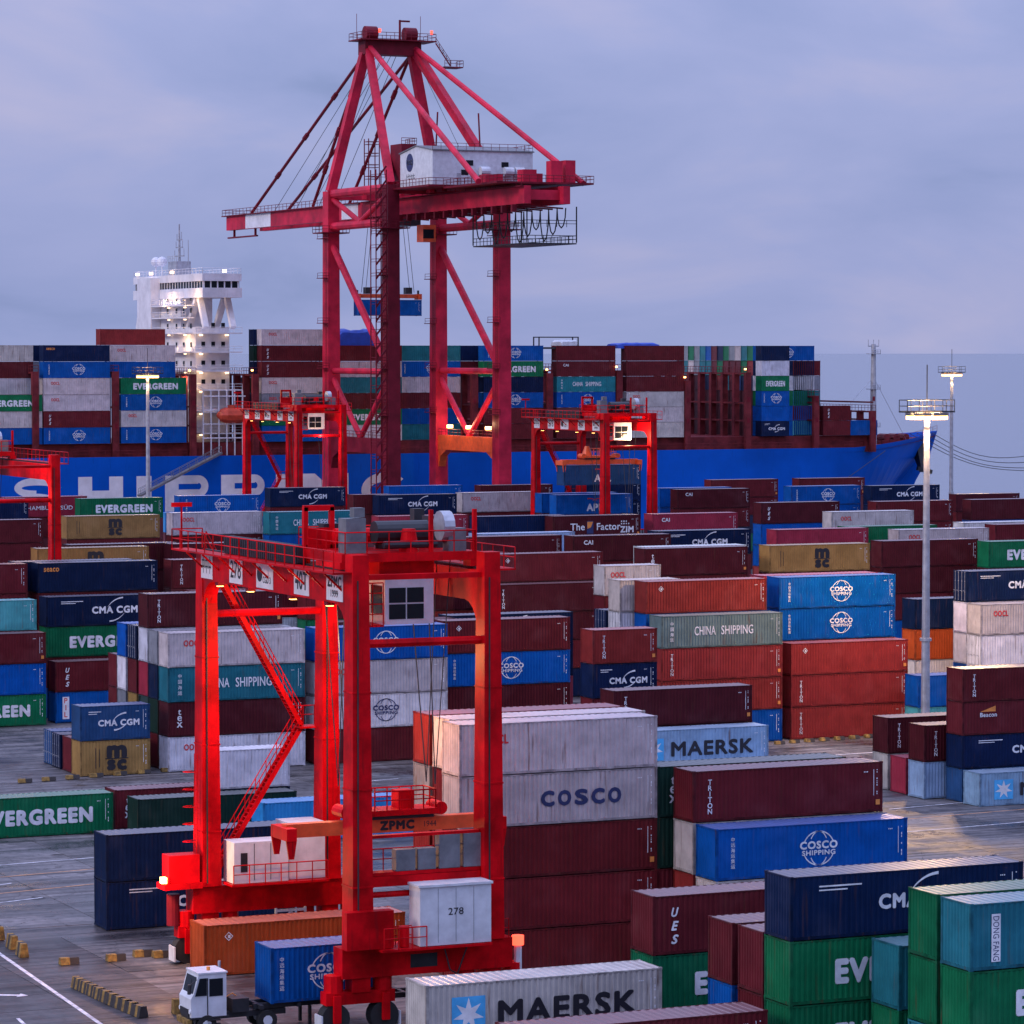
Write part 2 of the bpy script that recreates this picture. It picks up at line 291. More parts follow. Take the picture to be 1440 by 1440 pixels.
class Flat:                        # flat print: pieces in (u, v) of a vertical face, one material index each
    def __init__(s): s.mb = MB()
    def poly(s, pts, mi=0, lift=0.0): s.mb.add([(p[0], -0.006 - lift, p[1]) for p in pts], [tuple(range(len(pts)))], mi); return s
    def rect(s, u0, u1, v0, v1, mi=0, lift=0.0): return s.poly([(u0, v0), (u1, v0), (u1, v1), (u0, v1)], mi, lift)
    def text(s, st, u, v, h, wdt=None, bold=0.02, mi=0, anchor='l', lift=0.0, shear=0.0, rot=0):
        a, fs, sz = text_geo(st, bold, shear)
        ky = h / max(sz[1], 1e-4); kx = (wdt / sz[0]) if wdt else ky; W = sz[0] * kx
        u0 = u - (W / 2 if anchor == 'c' else 0)
        bs = bold * min(kx, ky) * .8; cps = [(0, 0)] if bold < .004 else [(0, 0), (bs, 0), (-bs, 0), (0, bs), (0, -bs), (bs * .7, bs * .7), (-bs * .7, -bs * .7), (bs * .7, -bs * .7), (-bs * .7, bs * .7)]
        if not rot:
            for i, (du, dv) in enumerate(cps): s.mb.add([(u0 + p[0] * kx + du, -0.006 - lift - i * .0007, v + p[1] * ky + dv) for p in a], fs, mi)
            return s
        if rot: vs = [(u + (h / 2) - p[1] * ky, -0.006 - lift, v - W / 2 + p[0] * kx) if rot > 0 else (u - h / 2 + p[1] * ky, -0.006 - lift, v + W / 2 - p[0] * kx) for p in a]
        else: vs = [(u0 + p[0] * kx, -0.006 - lift, v + p[1] * ky) for p in a]
        s.mb.add(vs, fs, mi); return s
    def ring(s, u, v, ru, rv, th, mi=0, a0=0, a1=360, n=24, lift=0.0):
        for k in range(n):
            t0, t1 = R(a0 + (a1 - a0) * k / n), R(a0 + (a1 - a0) * (k + 1) / n)
            s.poly([(u + ru * math.cos(t0), v + rv * math.sin(t0)), (u + ru * math.cos(t1), v + rv * math.sin(t1)),
                    (u + (ru - th) * math.cos(t1), v + (rv - th) * math.sin(t1)), (u + (ru - th) * math.cos(t0), v + (rv - th) * math.sin(t0))], mi, lift)
        return s
    def swoosh(s, u, v, r, a0, a1, th, mi=0, n=12):
        for k in range(n):
            f0, f1 = k / n, (k + 1) / n; t0, t1 = R(a0 + (a1 - a0) * f0), R(a0 + (a1 - a0) * f1); w0, w1 = th * f0 ** .7, th * f1 ** .7
            s.poly([(u + (r + w0) * math.cos(t0), v + (r + w0) * math.sin(t0)), (u + (r + w1) * math.cos(t1), v + (r + w1) * math.sin(t1)),
                    (u + (r - w1) * math.cos(t1), v + (r - w1) * math.sin(t1)), (u + (r - w0) * math.cos(t0), v + (r - w0) * math.sin(t0))], mi)
        return s
def vert(fl, st, u, v, h, pitch, bold=0.02, mi=0, shear=0.0, wdt=None):
    for i, ch in enumerate(st): fl.text(ch, u, v - i * pitch, h, wdt, bold, mi, 'c', shear=shear)
def logo_cosco(L, mi_m, chars=True):
    f = Flat(); u = L * .53; v = 1.5
    for a0, a1 in ((22, 158), (202, 338)): f.ring(u, v, 1.02, .98, .07, 0, a0, a1); f.ring(u, v, .62, .98, .06, 0, a0 + 12, a1 - 12)
    f.text('COSCO', u, v - .02, .40, 2.35, .06, 0, 'c'); f.text('SHIPPING', u, v - .38, .26, 2.1, .05, 0, 'c')
    if chars:
        vert(f, '中远海运集运', 1.05 if L > 8 else .6, 2.15, .24, .30, .012)
    return f, [mi_m]
def logo_cma(L, mi_m, x=0.56):
    f = Flat(); u = L * (x if L > 8 else .55); sc = 1.0 if L > 8 else .78
    f.text('CMA CGM', u, 1.2, .62 * sc, 4.5 * sc, .06, 0, 'c')
    f.swoosh(u + .9 * sc, .75, 1.9 * sc, 150, 92, .07); f.swoosh(u - .6 * sc, 2.35, 1.95 * sc, 325, 272, .07)
    f.rect(L * .12, L * .3, 2.35, 2.42); f.rect(L * .12, L * .24, 2.18, 2.24)
    return f, [mi_m]
def simple(builder, *ms): 
    def fn(L): f = Flat(); builder(f, L); return f, list(ms)
    return fn
def _star(f, u, v, r, mi, lift):
    pts = []
    for k in range(14):
        a = math.pi / 2 + k * math.pi / 7; rr = r if k % 2 == 0 else r * .42; pts.append((u + rr * math.cos(a), v + rr * math.sin(a)))
    for k in range(14): f.poly([(u, v), pts[k], pts[(k + 1) % 14]], mi, lift)
def _maersk(f, L):
    f.rect(1.3, 3.0, .55, 2.25, 1); _star(f, 2.15, 1.4, .8, 2, .004); f.text('MAERSK', 3.7, .85, 1.05, L * .58, .05, 0)
def _msc(f, L):
    u = L * .52; f.text('m', u, 1.5, .85, 1.5, .09, 0, 'c'); f.rect(u - 1.0, u + 1.0, 1.34, 1.42); f.text('sc', u, .5, .7, 1.5, .09, 0, 'c')
    f.rect(1.3, 1.36, .6, 2.3); f.rect(1.62, 1.67, .7, 2.2)
def _zim(f, L):
    f.text('The', L * .2, 1.05, .85, None, .02, 0); f.rect(L * .385, L * .46, .6, 2.2, 1); f.poly([(L * .39, 2.1), (L * .455, 2.1), (L * .43, 1.4), (L * .39, 1.2)], 2, .004)
    f.text('Factor', L * .5, 1.05, .85, None, .02, 0); f.text('ZIM', L * .77, .7, .72, None, .05, 0)
    for r_ in range(2):
        for k in range(4 - r_): f.rect(L * .775 + k * .33, L * .775 + k * .33 + .17, 1.7 + r_ * .3, 1.86 + r_ * .3)
def _apl(f, L): f.text('APL', L * .5, .55, .95, 2.5, .06, 0, 'c'); f.swoosh(L * .5 + .8, .2, 2.1, 125, 80, .09, 1); f.swoosh(L * .5 - .8, .2, 2.1, 55, 100, .09, 1)
def _china(f, L):
    f.text('CHINA', L * .27, 1.1, .78, 2.1, .025, 0); f.text('SHIPPING', L * .49, 1.1, .78, 3.2, .025, 0); vert(f, '中国海运', L * .085, 2.0, .34, .47, .01)
def _pil(f, L): f.rect(.7, 1.35, .35, 2.45, 0); vert(f, 'PIL', 1.02, 1.85, .48, .66, .02, 1)
def _dong(f, L): f.rect(1.05, 1.5, .35, 2.4, 0); f.text('DONG FANG', 1.28, 1.35, .3, 1.9, .01, 1, rot=-1, lift=.004)
LOGOS = {
 'cosco': lambda L: logo_cosco(L, M_white), 'coscon': lambda L: logo_cosco(L, M_navyp, False),
 'cma': lambda L: logo_cma(L, M_white), 'cmal': lambda L: logo_cma(L, M_white, .42),
 'ever': simple(lambda f, L: f.text('EVERGREEN', L * (.53 if L > 8 else .5), .9, 1.0, L * .67, .075, 0, 'c'), M_white),
 'maersk': simple(_maersk, M_black, M_skyp, M_white), 'msc': simple(_msc, M_black), 'zim': simple(_zim, M_white, M_navyp, M_orangep),
 'oocl': simple(lambda f, L: f.text('OOCL', L * .115, 1.75, .5, 1.55, .05, 0), M_redp),
 'triton': simple(lambda f, L: vert(f, 'TRITON', 1.05, 2.1, .28, .33, .025), M_white),
 'tex': simple(lambda f, L: vert(f, 'tex', 1.0, 1.85, .42, .52, .02), M_white),
 'ues': simple(lambda f, L: vert(f, 'UES', 1.2, 1.85, .42, .66, .05, shear=.3, wdt=.36), M_white),
 'china': simple(_china, M_white), 'apl': simple(_apl, M_white, M_redp), 'pil': simple(_pil, M_white, M_redp), 'dong': simple(_dong, M_white, M_navyp),
 'cai': simple(lambda f, L: f.text('CAI', L * .11, 1.9, .46, 1.1, .04, 0), M_white),
 'seaco': simple(lambda f, L: f.text('seaco', L * .05, 2.05, .36, 1.5, .04, 0), M_orangep),
 'coscow': simple(lambda f, L: [f.text(ch, L * (.44 + .085 * i), 1.05, .78, .72, .07, 0, 'c') for i, ch in enumerate('COSCO')], M_navyp),
 'sud': simple(lambda f, L: f.text('HAMBURG SÜD', L * .55, 1.0, .7, L * .55, .01, 0, 'c'), M_white),
 'beacon': simple(lambda f, L: f.poly([(1.6, 2.0), (3.0, 2.0), (3.0, 2.5)]).text('Beacon', 1.6, 1.55, .36, 1.5, .03, 1), M_orangep, M_white),
 'flag': simple(lambda f, L: f.ring(L * .12, 2.2, .26, .26, .06, 0, 0, 360, 4).rect(L * .12 - .05, L * .12 + .1, 2.1, 2.28), M_white),
}
FEAT = {'cosco': 'with round globe emblem', 'coscon': 'with dark globe emblem', 'cma': 'with swoosh lettering', 'cmal': 'with swoosh lettering', 'ever': 'with wide white capitals',
 'maersk': 'with seven-pointed star', 'msc': 'with black stacked logo', 'zim': 'with slogan lettering', 'oocl': 'with small red letters', 'triton': 'with vertical white letters',
 'tex': 'with short vertical lettering', 'ues': 'with slanted vertical letters', 'china': 'with tall white words', 'apl': 'with white letters under red bird', 'pil': 'with white letter panel',
 'dong': 'with white vertical panel', 'cai': 'with small white capitals', 'seaco': 'with small orange word', 'coscow': 'with spaced navy capitals', 'sud': 'with thin white words', 'beacon': 'with pennant logo', 'flag': 'with small square badge', None: ''}
COLS = {'dr': ((.120, .014, .020), 'dark red'), 'dm': ((.075, .010, .016), 'maroon'), 'rd': ((.235, .027, .026), 'rust red'), 'dk': ((.155, .017, .022), 'brick red'), 'bl': ((.001, .085, .36), 'blue'), 'nv': ((.004, .014, .055), 'navy'),  # rust red is brightened to carry the warm mast light on those containers
 'gr': ((.005, .145, .060), 'green'), 'wh': ((.52, .47, .47), 'pale grey'), 'pw': ((.62, .62, .66), 'white'), 'tl': ((.018, .17, .21), 'teal'), 'tn': ((.33, .19, .065), 'tan'),
 'lb': ((.25, .38, .56), 'pale blue'), 'or': ((.42, .075, .02), 'orange'), 'pk': ((.30, .028, .055), 'crimson'), 'dg': ((.009, .032, .024), 'black-green'), 'sk': ((.03, .26, .60), 'sky blue'),
 'tq': ((.07, .33, .36), 'turquoise'), 'gg': ((.14, .20, .20), 'grey-green'), 'gy': ((.22, .24, .27), 'grey'), 'db': ((.02, .07, .19), 'steel blue')}
# ------------------------------------------------------------------ container meshes (shared)
CH = 2.894; CW = 2.438
def corr(n0, n1, period, depth):
    pts = [(n0, 0)]; k = max(1, round((n1 - n0) / period)); p = (n1 - n0) / k
    for i in range(k):
        a = n0 + i * p; pts += [(a + p * .26, 0), (a + p * .44, depth), (a + p * .74, depth), (a + p * .92, 0)]
    return pts + [(n1, 0)]
def wall_mb(L, period=.28, depth=.036, z0=.15, z1=CH - .10, mb=None):
    mb = mb or MB(); pts = corr(.10, L - .10, period, depth); n = len(pts)
    return mb.add([(a, .012 + d, z0) for a, d in pts] + [(a, .012 + d, z1) for a, d in pts], [(i, i + 1, n + i + 1, n + i) for i in range(n - 1)])
def roof_mb(L, mb=None):
    mb = mb or MB(); pts = corr(.08, L - .08, .42, .022); n = len(pts)
    return mb.add([(a, .05, CH - .02 - d) for a, d in pts] + [(a, CW - .05, CH - .02 - d) for a, d in pts], [(i, i + 1, n + i + 1, n + i) for i in range(n - 1)])
def end_mb(mb=None):
    mb = mb or MB(); pts = corr(.10, CW - .10, .25, .045); n = len(pts)
    return mb.add([(.012 + d, a, .15) for a, d in pts] + [(.012 + d, a, CH - .10) for a, d in pts], [(i, n + i, n + i + 1, i + 1) for i in range(n - 1)])
def frame_mb(L, mb=None):
    mb = mb or MB()
    for x in (0, L):
        for y in (0, CW):
            xa, xb = (x, x + .16) if x == 0 else (x - .16, x); ya, yb = (y, y + .14) if y == 0 else (y - .14, y)
            mb.box(xa + (.01 if x == 0 else 0), xb - (.01 if x else 0), ya + (.01 if y == 0 else 0), yb - (.01 if y else 0), .11, CH - .11)
            for z in (0, CH - .115): mb.box(xa - .002, xb + .002, ya - .002, yb + .002, z, z + .115)
    for y in (.008, CW - .068):
        mb.box(.16, L - .16, y, y + .06, .03, .17); mb.box(.16, L - .16, y, y + .06, CH - .10, CH - .025)
    for x in (.008, L - .068): mb.box(x, x + .06, .14, CW - .14, .03, .17); mb.box(x, x + .06, .14, CW - .14, CH - .10, CH - .025)
    mb.box(.17, L - .17, .07, CW - .07, .05, .14)
    return mb
def door_mb(side):
    mb = MB(); y0, y1 = (.15, CW / 2 - .012) if side == 0 else (CW / 2 + .012, CW - .15)
    mb.box(.012, .055, y0, y1, .18, CH - .11)
    for z in (.62, 1.28, 1.95): mb.box(.004, .013, y0 + .05, y1 - .05, z, z + .05)
    return mb
def rod_mb():
    mb = MB(); mb.tube((-.012, 0, .12), (-.012, 0, CH - .07), .02, 5, 0)
    for z in (.14, .9, 1.9, CH - .15): mb.box(-.036, .010, -.04, .04, z, z + .09, 0)
    mb.box(-.05, -.035, -.02, .30, 1.02, 1.07, 0); return mb
ME = {}
for L in (12.192, 6.058):
    k = 40 if L > 8 else 20
    ME['side', k] = wall_mb(L).mesh('side_wall', [M_paint]); ME['roof', k] = roof_mb(L).mesh('roof', [M_roof]); ME['frame', k] = frame_mb(L).mesh('frame', [M_frame])
    a = frame_mb(L); wall_mb(L, .42, .04, mb=a); b = wall_mb(L, .42, .04); a.add([(x, CW - y, z) for x, y, z in b.v], [f[::-1] for f in b.f]); roof_mb(L, a); end_mb(a)
    b = end_mb(); a.add([(L - x, y, z) for x, y, z in b.v], [f[::-1] for f in b.f])
    ME['whole', k] = a.mesh('shipping_container', [M_paint])
ME['end'] = end_mb().mesh('end_wall', [M_paint]); ME['door', 0] = door_mb(0).mesh('door', [M_paint]); ME['door', 1] = door_mb(1).mesh('door', [M_paint]); ME['rod'] = rod_mb().mesh('lock_rod', [M_galv])
mk = Flat(); mk2 = Flat()
for f_, orange in ((mk, 0), (mk2, 1)):
    rr = random.Random(3 + orange)
    f_.rect(-.62, -.585, .95, 2.45); z = 2.45
    while z > .9: h = rr.choice((.05, .09, .14)); f_.rect(-.42, -.36, z - h, z); z -= h + rr.choice((.05, .08, .3))
    for k in range(3): f_.rect(-1.25 + k * .1, -1.19 + k * .1, 2.3, 2.36)
    if orange: f_.rect(-.47, -.2, .42, .72, 1)
ME['mark', 0] = mk.mb.mesh('serial_marks', [M_white]); ME['mark', 1] = mk2.mb.mesh('serial_marks', [M_white, M_orangep])
_lg = {}
def logo_mesh(lg, k, navy=False):
    if (lg, k) not in _lg:
        f, ms = LOGOS[lg](12.192 if k == 40 else 6.058); _lg[lg, k] = f.mb.mesh('lettering', ms)
    return _lg[lg, k]
def setcol(o, c, m=None):
    o.color = c + (1,)
    if m:
        o.material_slots[0].link = 'OBJECT'; o.material_slots[0].material = m
def container(X, Y, Z, code, logo, k, label, group, door=False, simple_=False):
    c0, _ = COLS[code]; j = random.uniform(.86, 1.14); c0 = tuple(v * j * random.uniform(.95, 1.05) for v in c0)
    L = 12.192 if k == 40 else 6.058; worn = code in ('wh', 'pw', 'lb', 'gg', 'gy', 'tq'); m = M_worn if worn else None
    if simple_:
        r = link('shipping_container', ME['whole', k], None, (X, Y, Z)); setcol(r, c0, m); tag(r, label, 'container', group)
    else:
        r = thing('shipping_container', (X, Y, Z), label, 'container', group)
        cf = tuple(v * .72 for v in c0)
        setcol(link('frame', ME['frame', k], r), cf); setcol(link('side_wall', ME['side', k], r), c0, m); setcol(link('side_wall', ME['side', k], r, (L, CW, 0), math.pi), c0, m); setcol(link('roof', ME['roof', k], r), c0)
        bx, bz, dx, dz = (L, math.pi, 0, 0) if door else (0, 0, L, math.pi)
        setcol(link('end_wall', ME['end'], r, (bx, CW if bz else 0, 0), bz), c0, m)
        for s in (0, 1):
            d = link('door', ME['door', s], r, (dx, CW if dz else 0, 0), dz); setcol(d, c0, m)
            if door:
                for yy in (.38, .92): link('lock_rod', ME['rod'], d, (0, yy if s == 0 else CW - yy, 0))
        if k == 40 or random.random() < .7: link('serial_marks', ME['mark', int(code in ('dr', 'rd', 'dm', 'dk') and random.random() < .6)], r, (L, 0, 0))
    if logo: link('lettering', logo_mesh(logo, k), r)
    return r
ORD = ['topmost', 'second from top', 'third from top', 'fourth from top', 'fifth from top', 'sixth from top', 'lowest']
NTH = ['first', 'second', 'third', 'fourth', 'fifth', 'sixth', 'seventh', 'eighth', 'ninth', 'tenth', 'eleventh', 'twelfth', 'thirteenth', 'fourteenth', 'fifteenth', 'sixteenth', 'seventeenth', 'eighteenth', 'nineteenth', 'twentieth'] + [f'{n}th' for n in range(21, 60)]
# stacks: (front Y, picture column of the left (or right: 'R') front edge, tiers high, top-down list "colour[:logo][/d]", 40/20)
STACKS = []
def S(block, Y, x, n, tiers, k=40, side='L', hh=2.9):
    L = 12.192 if k == 40 else 6.058
    X = xat(x, Y, n * hh) - (L if side == 'R' else 0)
    tl = tiers.split(); fill = ['dr', 'bl', 'dm', 'nv', 'rd', 'dr', 'gr']; h = int(X * 7 + Y * 3)
    while len(tl) < n: tl.append(fill[(h + len(tl) * 3) % 7])
    STACKS.append((block, Y, X, x, n, tl, k, hh))
# nearest block
A = 'nearest block'
S(A, 128.0, 1364.8, 4, 'tl:dong gr:ever gr:ever dr'); S(A, 130.9, 1318, 4, 'gr gr tl dr'); S(A, 135.0, 1264.5, 3, 'tl gr:ever gr'); S(A, 137.9, 1111.5, 4, 'nv:cma gr:ever gr:ever dr')
S(A, 140.75, 1073, 3, 'dr dr dr'); S(A, 143.6, 1029.7, 3, 'dr bl dr'); S(A, 152.2, 918, 3, 'dr:ues gr:ever dg'); S(A, 149.3, 598.8, 2, 'wh:maersk dr'); S(A, 137.6, 1080, 2, 'dr dr', side='R')
# block under the big gantry
B = 'block beside the big gantry'
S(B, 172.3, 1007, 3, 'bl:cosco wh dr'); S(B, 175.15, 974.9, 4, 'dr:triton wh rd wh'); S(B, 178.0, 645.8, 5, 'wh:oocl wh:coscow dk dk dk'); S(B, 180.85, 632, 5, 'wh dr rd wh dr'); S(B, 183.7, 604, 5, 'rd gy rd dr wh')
S(B, 186.6, 287, 1, 'or:flag'); S(B, 204.2, 149, 2, 'nv nv:cma')
S(B, 178.0, 924.5, 4, 'dg:tex dg dr gr'); 
# middle block
C = 'block across the middle road'
S(C, 246.2, 159.4, 1, 'gr:ever', side='R'); S(C, 247.4, 161.5, 1, 'dr:tex'); S(C, 241.6, 193.7, 1, 'dg'); S(C, 244.4, 407.8, 2, 'pw nv', 20, side='R'); S(C, 235.9, 370, 1, 'sk')
S(C, 246.4, 862.9, 3, 'dm:triton dm dr'); S(C, 243.5, 1081, 2, 'lb:maersk lb', side='R'); S(C, 240.6, 1169, 1, 'lb', side='R')
S(C, 244.4, 1248.7, 2, 'dm:triton wh'); S(C, 241.4, 1274, 1, 'pk'); S(C, 238.2, 1300, 2, 'dm:triton lb'); S(C, 235.2, 1354, 4, 'dr:triton dr:beacon nv:cma db', hh=2.6); S(C, 232.3, 1378, 1, 'lb:maersk', hh=2.6)
# far side of the road
D = 'long block beyond the road'
S(D, 279.5, 112.5, 2, 'db:cma tn:msc', 20); S(D, 282.4, 100, 1, 'dr', 20); S(D, 285.3, 84.5, 1, 'nv/d', 20); S(D, 288.2, 73, 1, 'db/d', 20)
S(D, 279.5, 236, 4, 'wh:oocl tl:china dm:tex pw:oocl'); S(D, 282.35, 221, 4, 'gy nv dg dr'); S(D, 285.2, 207, 5, 'dm:triton pw pk dg dr'); S(D, 288.1, 191.5, 4, 'nv/d dr tn dr'); S(D, 291.0, 176.5, 4, 'bl pw gy dr'); S(D, 293.9, 164, 3, 'dr dr dr')
S(D, 279.5, 629.5, 4, 'bl:cosco wh:oocl pw:coscon dr', side='R'); S(D, 282.4, 802, 4, 'dr:flag bl:cosco dm bl', side='R'); S(D, 288.0, 806, 4, 'nv:cma nv:cma pk pw', side='R'); S(D, 285.2, 640, 4, 'dm dr', side='R')
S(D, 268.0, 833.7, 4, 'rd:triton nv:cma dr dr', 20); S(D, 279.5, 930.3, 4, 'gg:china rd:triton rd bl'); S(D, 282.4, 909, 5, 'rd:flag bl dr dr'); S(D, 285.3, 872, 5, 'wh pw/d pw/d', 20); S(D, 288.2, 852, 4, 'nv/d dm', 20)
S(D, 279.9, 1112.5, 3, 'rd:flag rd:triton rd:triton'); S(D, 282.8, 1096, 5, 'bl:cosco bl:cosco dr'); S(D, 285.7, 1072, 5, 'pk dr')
S(D, 275.0, 1292, 2, 'bl:cosco tq'); S(D, 289.0, 1287, 4, 'nv or pw bl'); S(D, 283.4, 1360, 5, 'nv:cma/d pw pw bl'); S(D, 280.5, 1379.5, 4, 'wh:oocl pw/d pw nv')
# beyond
E_ = 'block behind the long block'
S(E_, 320.0, 64.5, 3, 'dr bl gr:ever', side='R'); S(E_, 322.9, 51.5, 4, 'tq dr', side='R'); S(E_, 331.4, 38.7, 5, 'dr dr', side='R')
S(E_, 320.9, 77.6, 2, 'dr:ues bl:pil'); S(E_, 325.6, 65, 4, 'nv:cma gr:ever dr bl'); S(E_, 331.4, 53.3, 5, 'nv:seaco dr'); S(E_, 334.3, 21, 5, 'nv dr'); S(E_, 331.4, 241, 5, 'dr:triton dr'); S(E_, 328.5, 268, 4, 'dr:triton pw wh:oocl')
S(E_, 305.0, 850, 5, 'wh:oocl dr', 20); S(E_, 327.0, 695.5, 5, 'dr:flag dm'); S(E_, 324.1, 694.5, 4, 'dm:triton dm dr'); S(E_, 329.9, 906, 5, 'dm:tex dr'); S(E_, 332.8, 905, 5, 'pw dr'); S(E_, 329.9, 1082.5, 5, 'tn:msc dr'); S(E_, 332.8, 1240, 5, 'dm dm dr'); S(E_, 327.0, 1391, 5, 'gr:ever dm')
S(E_, 324.1, 430, 5, 'dm dr'); S(E_, 330.0, 560, 5, 'dr dm')
F_ = 'far block in front of the ship'
S(F_, 356.0, 52.5, 5, 'tn:msc dr'); S(F_, 356.0, 806, 5, 'dm:cai dr'); S(F_, 353.1, 1263.7, 5, 'wh:oocl dr'); S(F_, 358.9, 1400, 5, 'dr dr'); S(F_, 361.8, 923.7, 5, 'nv:cma dr'); S(F_, 358.9, 1092, 5, 'pk dr'); S(F_, 361.8, 1192, 5, 'gr dr')
S(F_, 358.9, 240, 5, 'dm dm'); S(F_, 361.8, 97, 5, 'dm dm'); S(F_, 358.9, 650, 5, 'dm dr'); S(F_, 364.7, 671, 5, 'lb dr'); S(F_, 364.7, 1355, 5, 'pw bl')
G_ = 'seaward block in front of the ship'
S(G_, 400.0, 777.5, 5, 'dm:zim dr'); S(G_, 400.0, 917.5, 5, 'pk:cai dr'); S(G_, 396.0, 1169.5, 5, 'wh:oocl dr'); S(G_, 402.9, 671, 5, 'nv dr'); S(G_, 408.6, 532.5, 5, 'pk dr'); S(G_, 424.7, 93.7, 5, 'tn:msc dr'); S(G_, 418.9, 61, 5, 'dr dr', side='R')
S(G_, 428.0, 242.5, 5, 'wh:oocl dr'); S(G_, 425.1, 378.7, 5, 'tl:china bl'); S(G_, 424.0, 1070.6, 5, 'dm:ues bl'); S(G_, 421.0, 1232.5, 5, 'dr dr'); S(G_, 421.0, 1366, 5, 'dm bl')
H_ = 'last block before the quay'
S(H_, 459.2, 782.5, 5, 'bl:apl dr'); S(H_, 465.0, 762, 5, 'bl dr'); S(H_, 472.0, 650, 5, 'wh:oocl dr'); S(H_, 469.1, 532.5, 5, 'nv:cma dr'); S(H_, 472.0, 497, 5, 'dr dr', 20); S(H_, 478.0, 252.5, 5, 'bl:cosco dr'); S(H_, 475.0, 112.5, 5, 'gr:ever dr'); S(H_, 483.8, 122.5, 5, 'pk:sud dr', side='R'); S(H_, 478.0, 40, 5, 'nv nv', side='R')
S(H_, 500.0, 380, 5, 'nv:cma dr'); S(H_, 500.0, 547.5, 5, 'bl dr'); S(H_, 497.0, 676, 5, 'dm dr'); S(H_, 500.0, 803, 5, 'nv nv'); S(H_, 470.0, 953, 5, 'dm:cai dr'); S(H_, 475.8, 928, 5, 'bl bl'); S(H_, 474.0, 1112.5, 5, 'bl:cosco bl'); S(H_, 471.0, 1225, 5, 'nv:cma nv'); S(H_, 503.0, 1000, 5, 'dr dr'); S(H_, 503.0, 1124, 5, 'dr dr')
S(H_, 500.0, 1345, 4, 'dm dr'); S(H_, 490.0, 232, 4, 'sk dr', 20)
HID = set('''D13.2 S14.4 G11.1 E7.1 H14.1 H6.1 F6.1 A7.2 D7.3 D11.0 H3.0 H2.1 E5.3 E18.1 H16.2 H1.2 G8.3 D24.3 S2.1 E1.1 H16.3 B3.2 H16.4 H18.1 S8.4 S8.3 H3.1 H19.1 E9.0 H12.1 E3.1 H11.1 H15.2 E4.2 S7.0 S7.3 H2.2 E10.0 H7.1 S7.1 H13.2 F8.1 D25.2 S2.3 B3.4 S8.6 H9.2 S0.4 G3.2 S7.2 F2.1 E9.3 E15.1 E13.2 S8.5 S2.5 S2.4 S2.2 S0.5 S0.3 H9.4 H9.3 H8.4 H8.3 H8.2 H8.1 H7.4 H7.3 H7.2 H6.4 H6.3 H6.2 H5.4 H5.3 H5.2 H4.4 H4.3 H4.2 H4.1 H3.3 H3.2 H20.3 H20.2 H2.4 H2.3 H19.4 H19.3 H19.2 H18.4 H18.3 H18.2 H17.4 H17.3 H17.2 H15.4 H15.3 H14.4 H14.3 H14.2 H13.4 H13.3 H12.4 H12.3 H12.2 H11.4 H11.3 H11.2 H10.4 H10.3 H10.2 H10.1 H1.4 H1.3 H0.4 H0.3 H0.2 H0.1 G9.4 G9.3 G9.2 G9.1 G8.4 G7.4 G7.3 G7.2 G7.1 G6.4 G6.3 G6.2 G6.1 G5.4 G5.3 G5.2 G5.1 G4.4 G4.3 G4.2 G4.1 G3.4 G3.3 G2.4 G2.3 G2.2 G11.4 G11.3 G11.2 G10.4 G10.3 G10.2 G1.4 G1.3 G1.2 G0.4 G0.3 G0.2 F9.4 F9.3 F9.2 F9.1 F8.4 F8.3 F8.2 F7.4 F7.3 F7.2 F7.1 F6.4 F6.3 F6.2 F5.4 F5.3 F5.2 F4.4 F4.3 F4.2 F4.1 F3.4 F3.3 F3.2 F3.1 F2.4 F2.3 F2.2 F11.4 F11.3 F11.2 F11.1 F10.4 F10.3 F10.2 F10.1 F1.4 F1.3 F1.2 F0.4 F0.3 F0.2 F0.1 E9.4 E8.3 E8.2 E7.4 E7.3 E7.2 E4.4 E4.3 E3.4 E3.3 E3.2 E18.4 E18.3 E18.2 E17.4 E16.4 E16.3 E16.2 E15.4 E15.3 E15.2 E14.4 E14.3 E14.2 E13.4 E13.3 E12.4 E12.3 E12.2 E10.4 E10.3 E1.3 E1.2 E0.4 E0.3 E0.2 D7.4 D6.3 D5.3 D4.2 D25.3 D24.4 D23.3 D20.4 D20.3 D19.4 D19.3 D19.2 D19.1 D17.4 D17.3 D17.2 D16.4 D16.3 D16.2 D15.3 D15.2 D15.1 D14.3 D13.3 D12.3 D11.3 D11.2 D11.1 C7.0 C6.1 C5.2 B7.2 B6.3 B5.3 B3.3 B2.4 B2.3 A8.3 A8.2 A7.3 A6.2 A5.3 A4.2 A3.2 A2.2 A1.1 A0.1'''.split()); HIDDEN_ITEMS = []      # tiers the photograph shows nothing or next to nothing of
blocks = {}
BK = {}
for s in STACKS: blocks.setdefault(s[0], []).append(s)
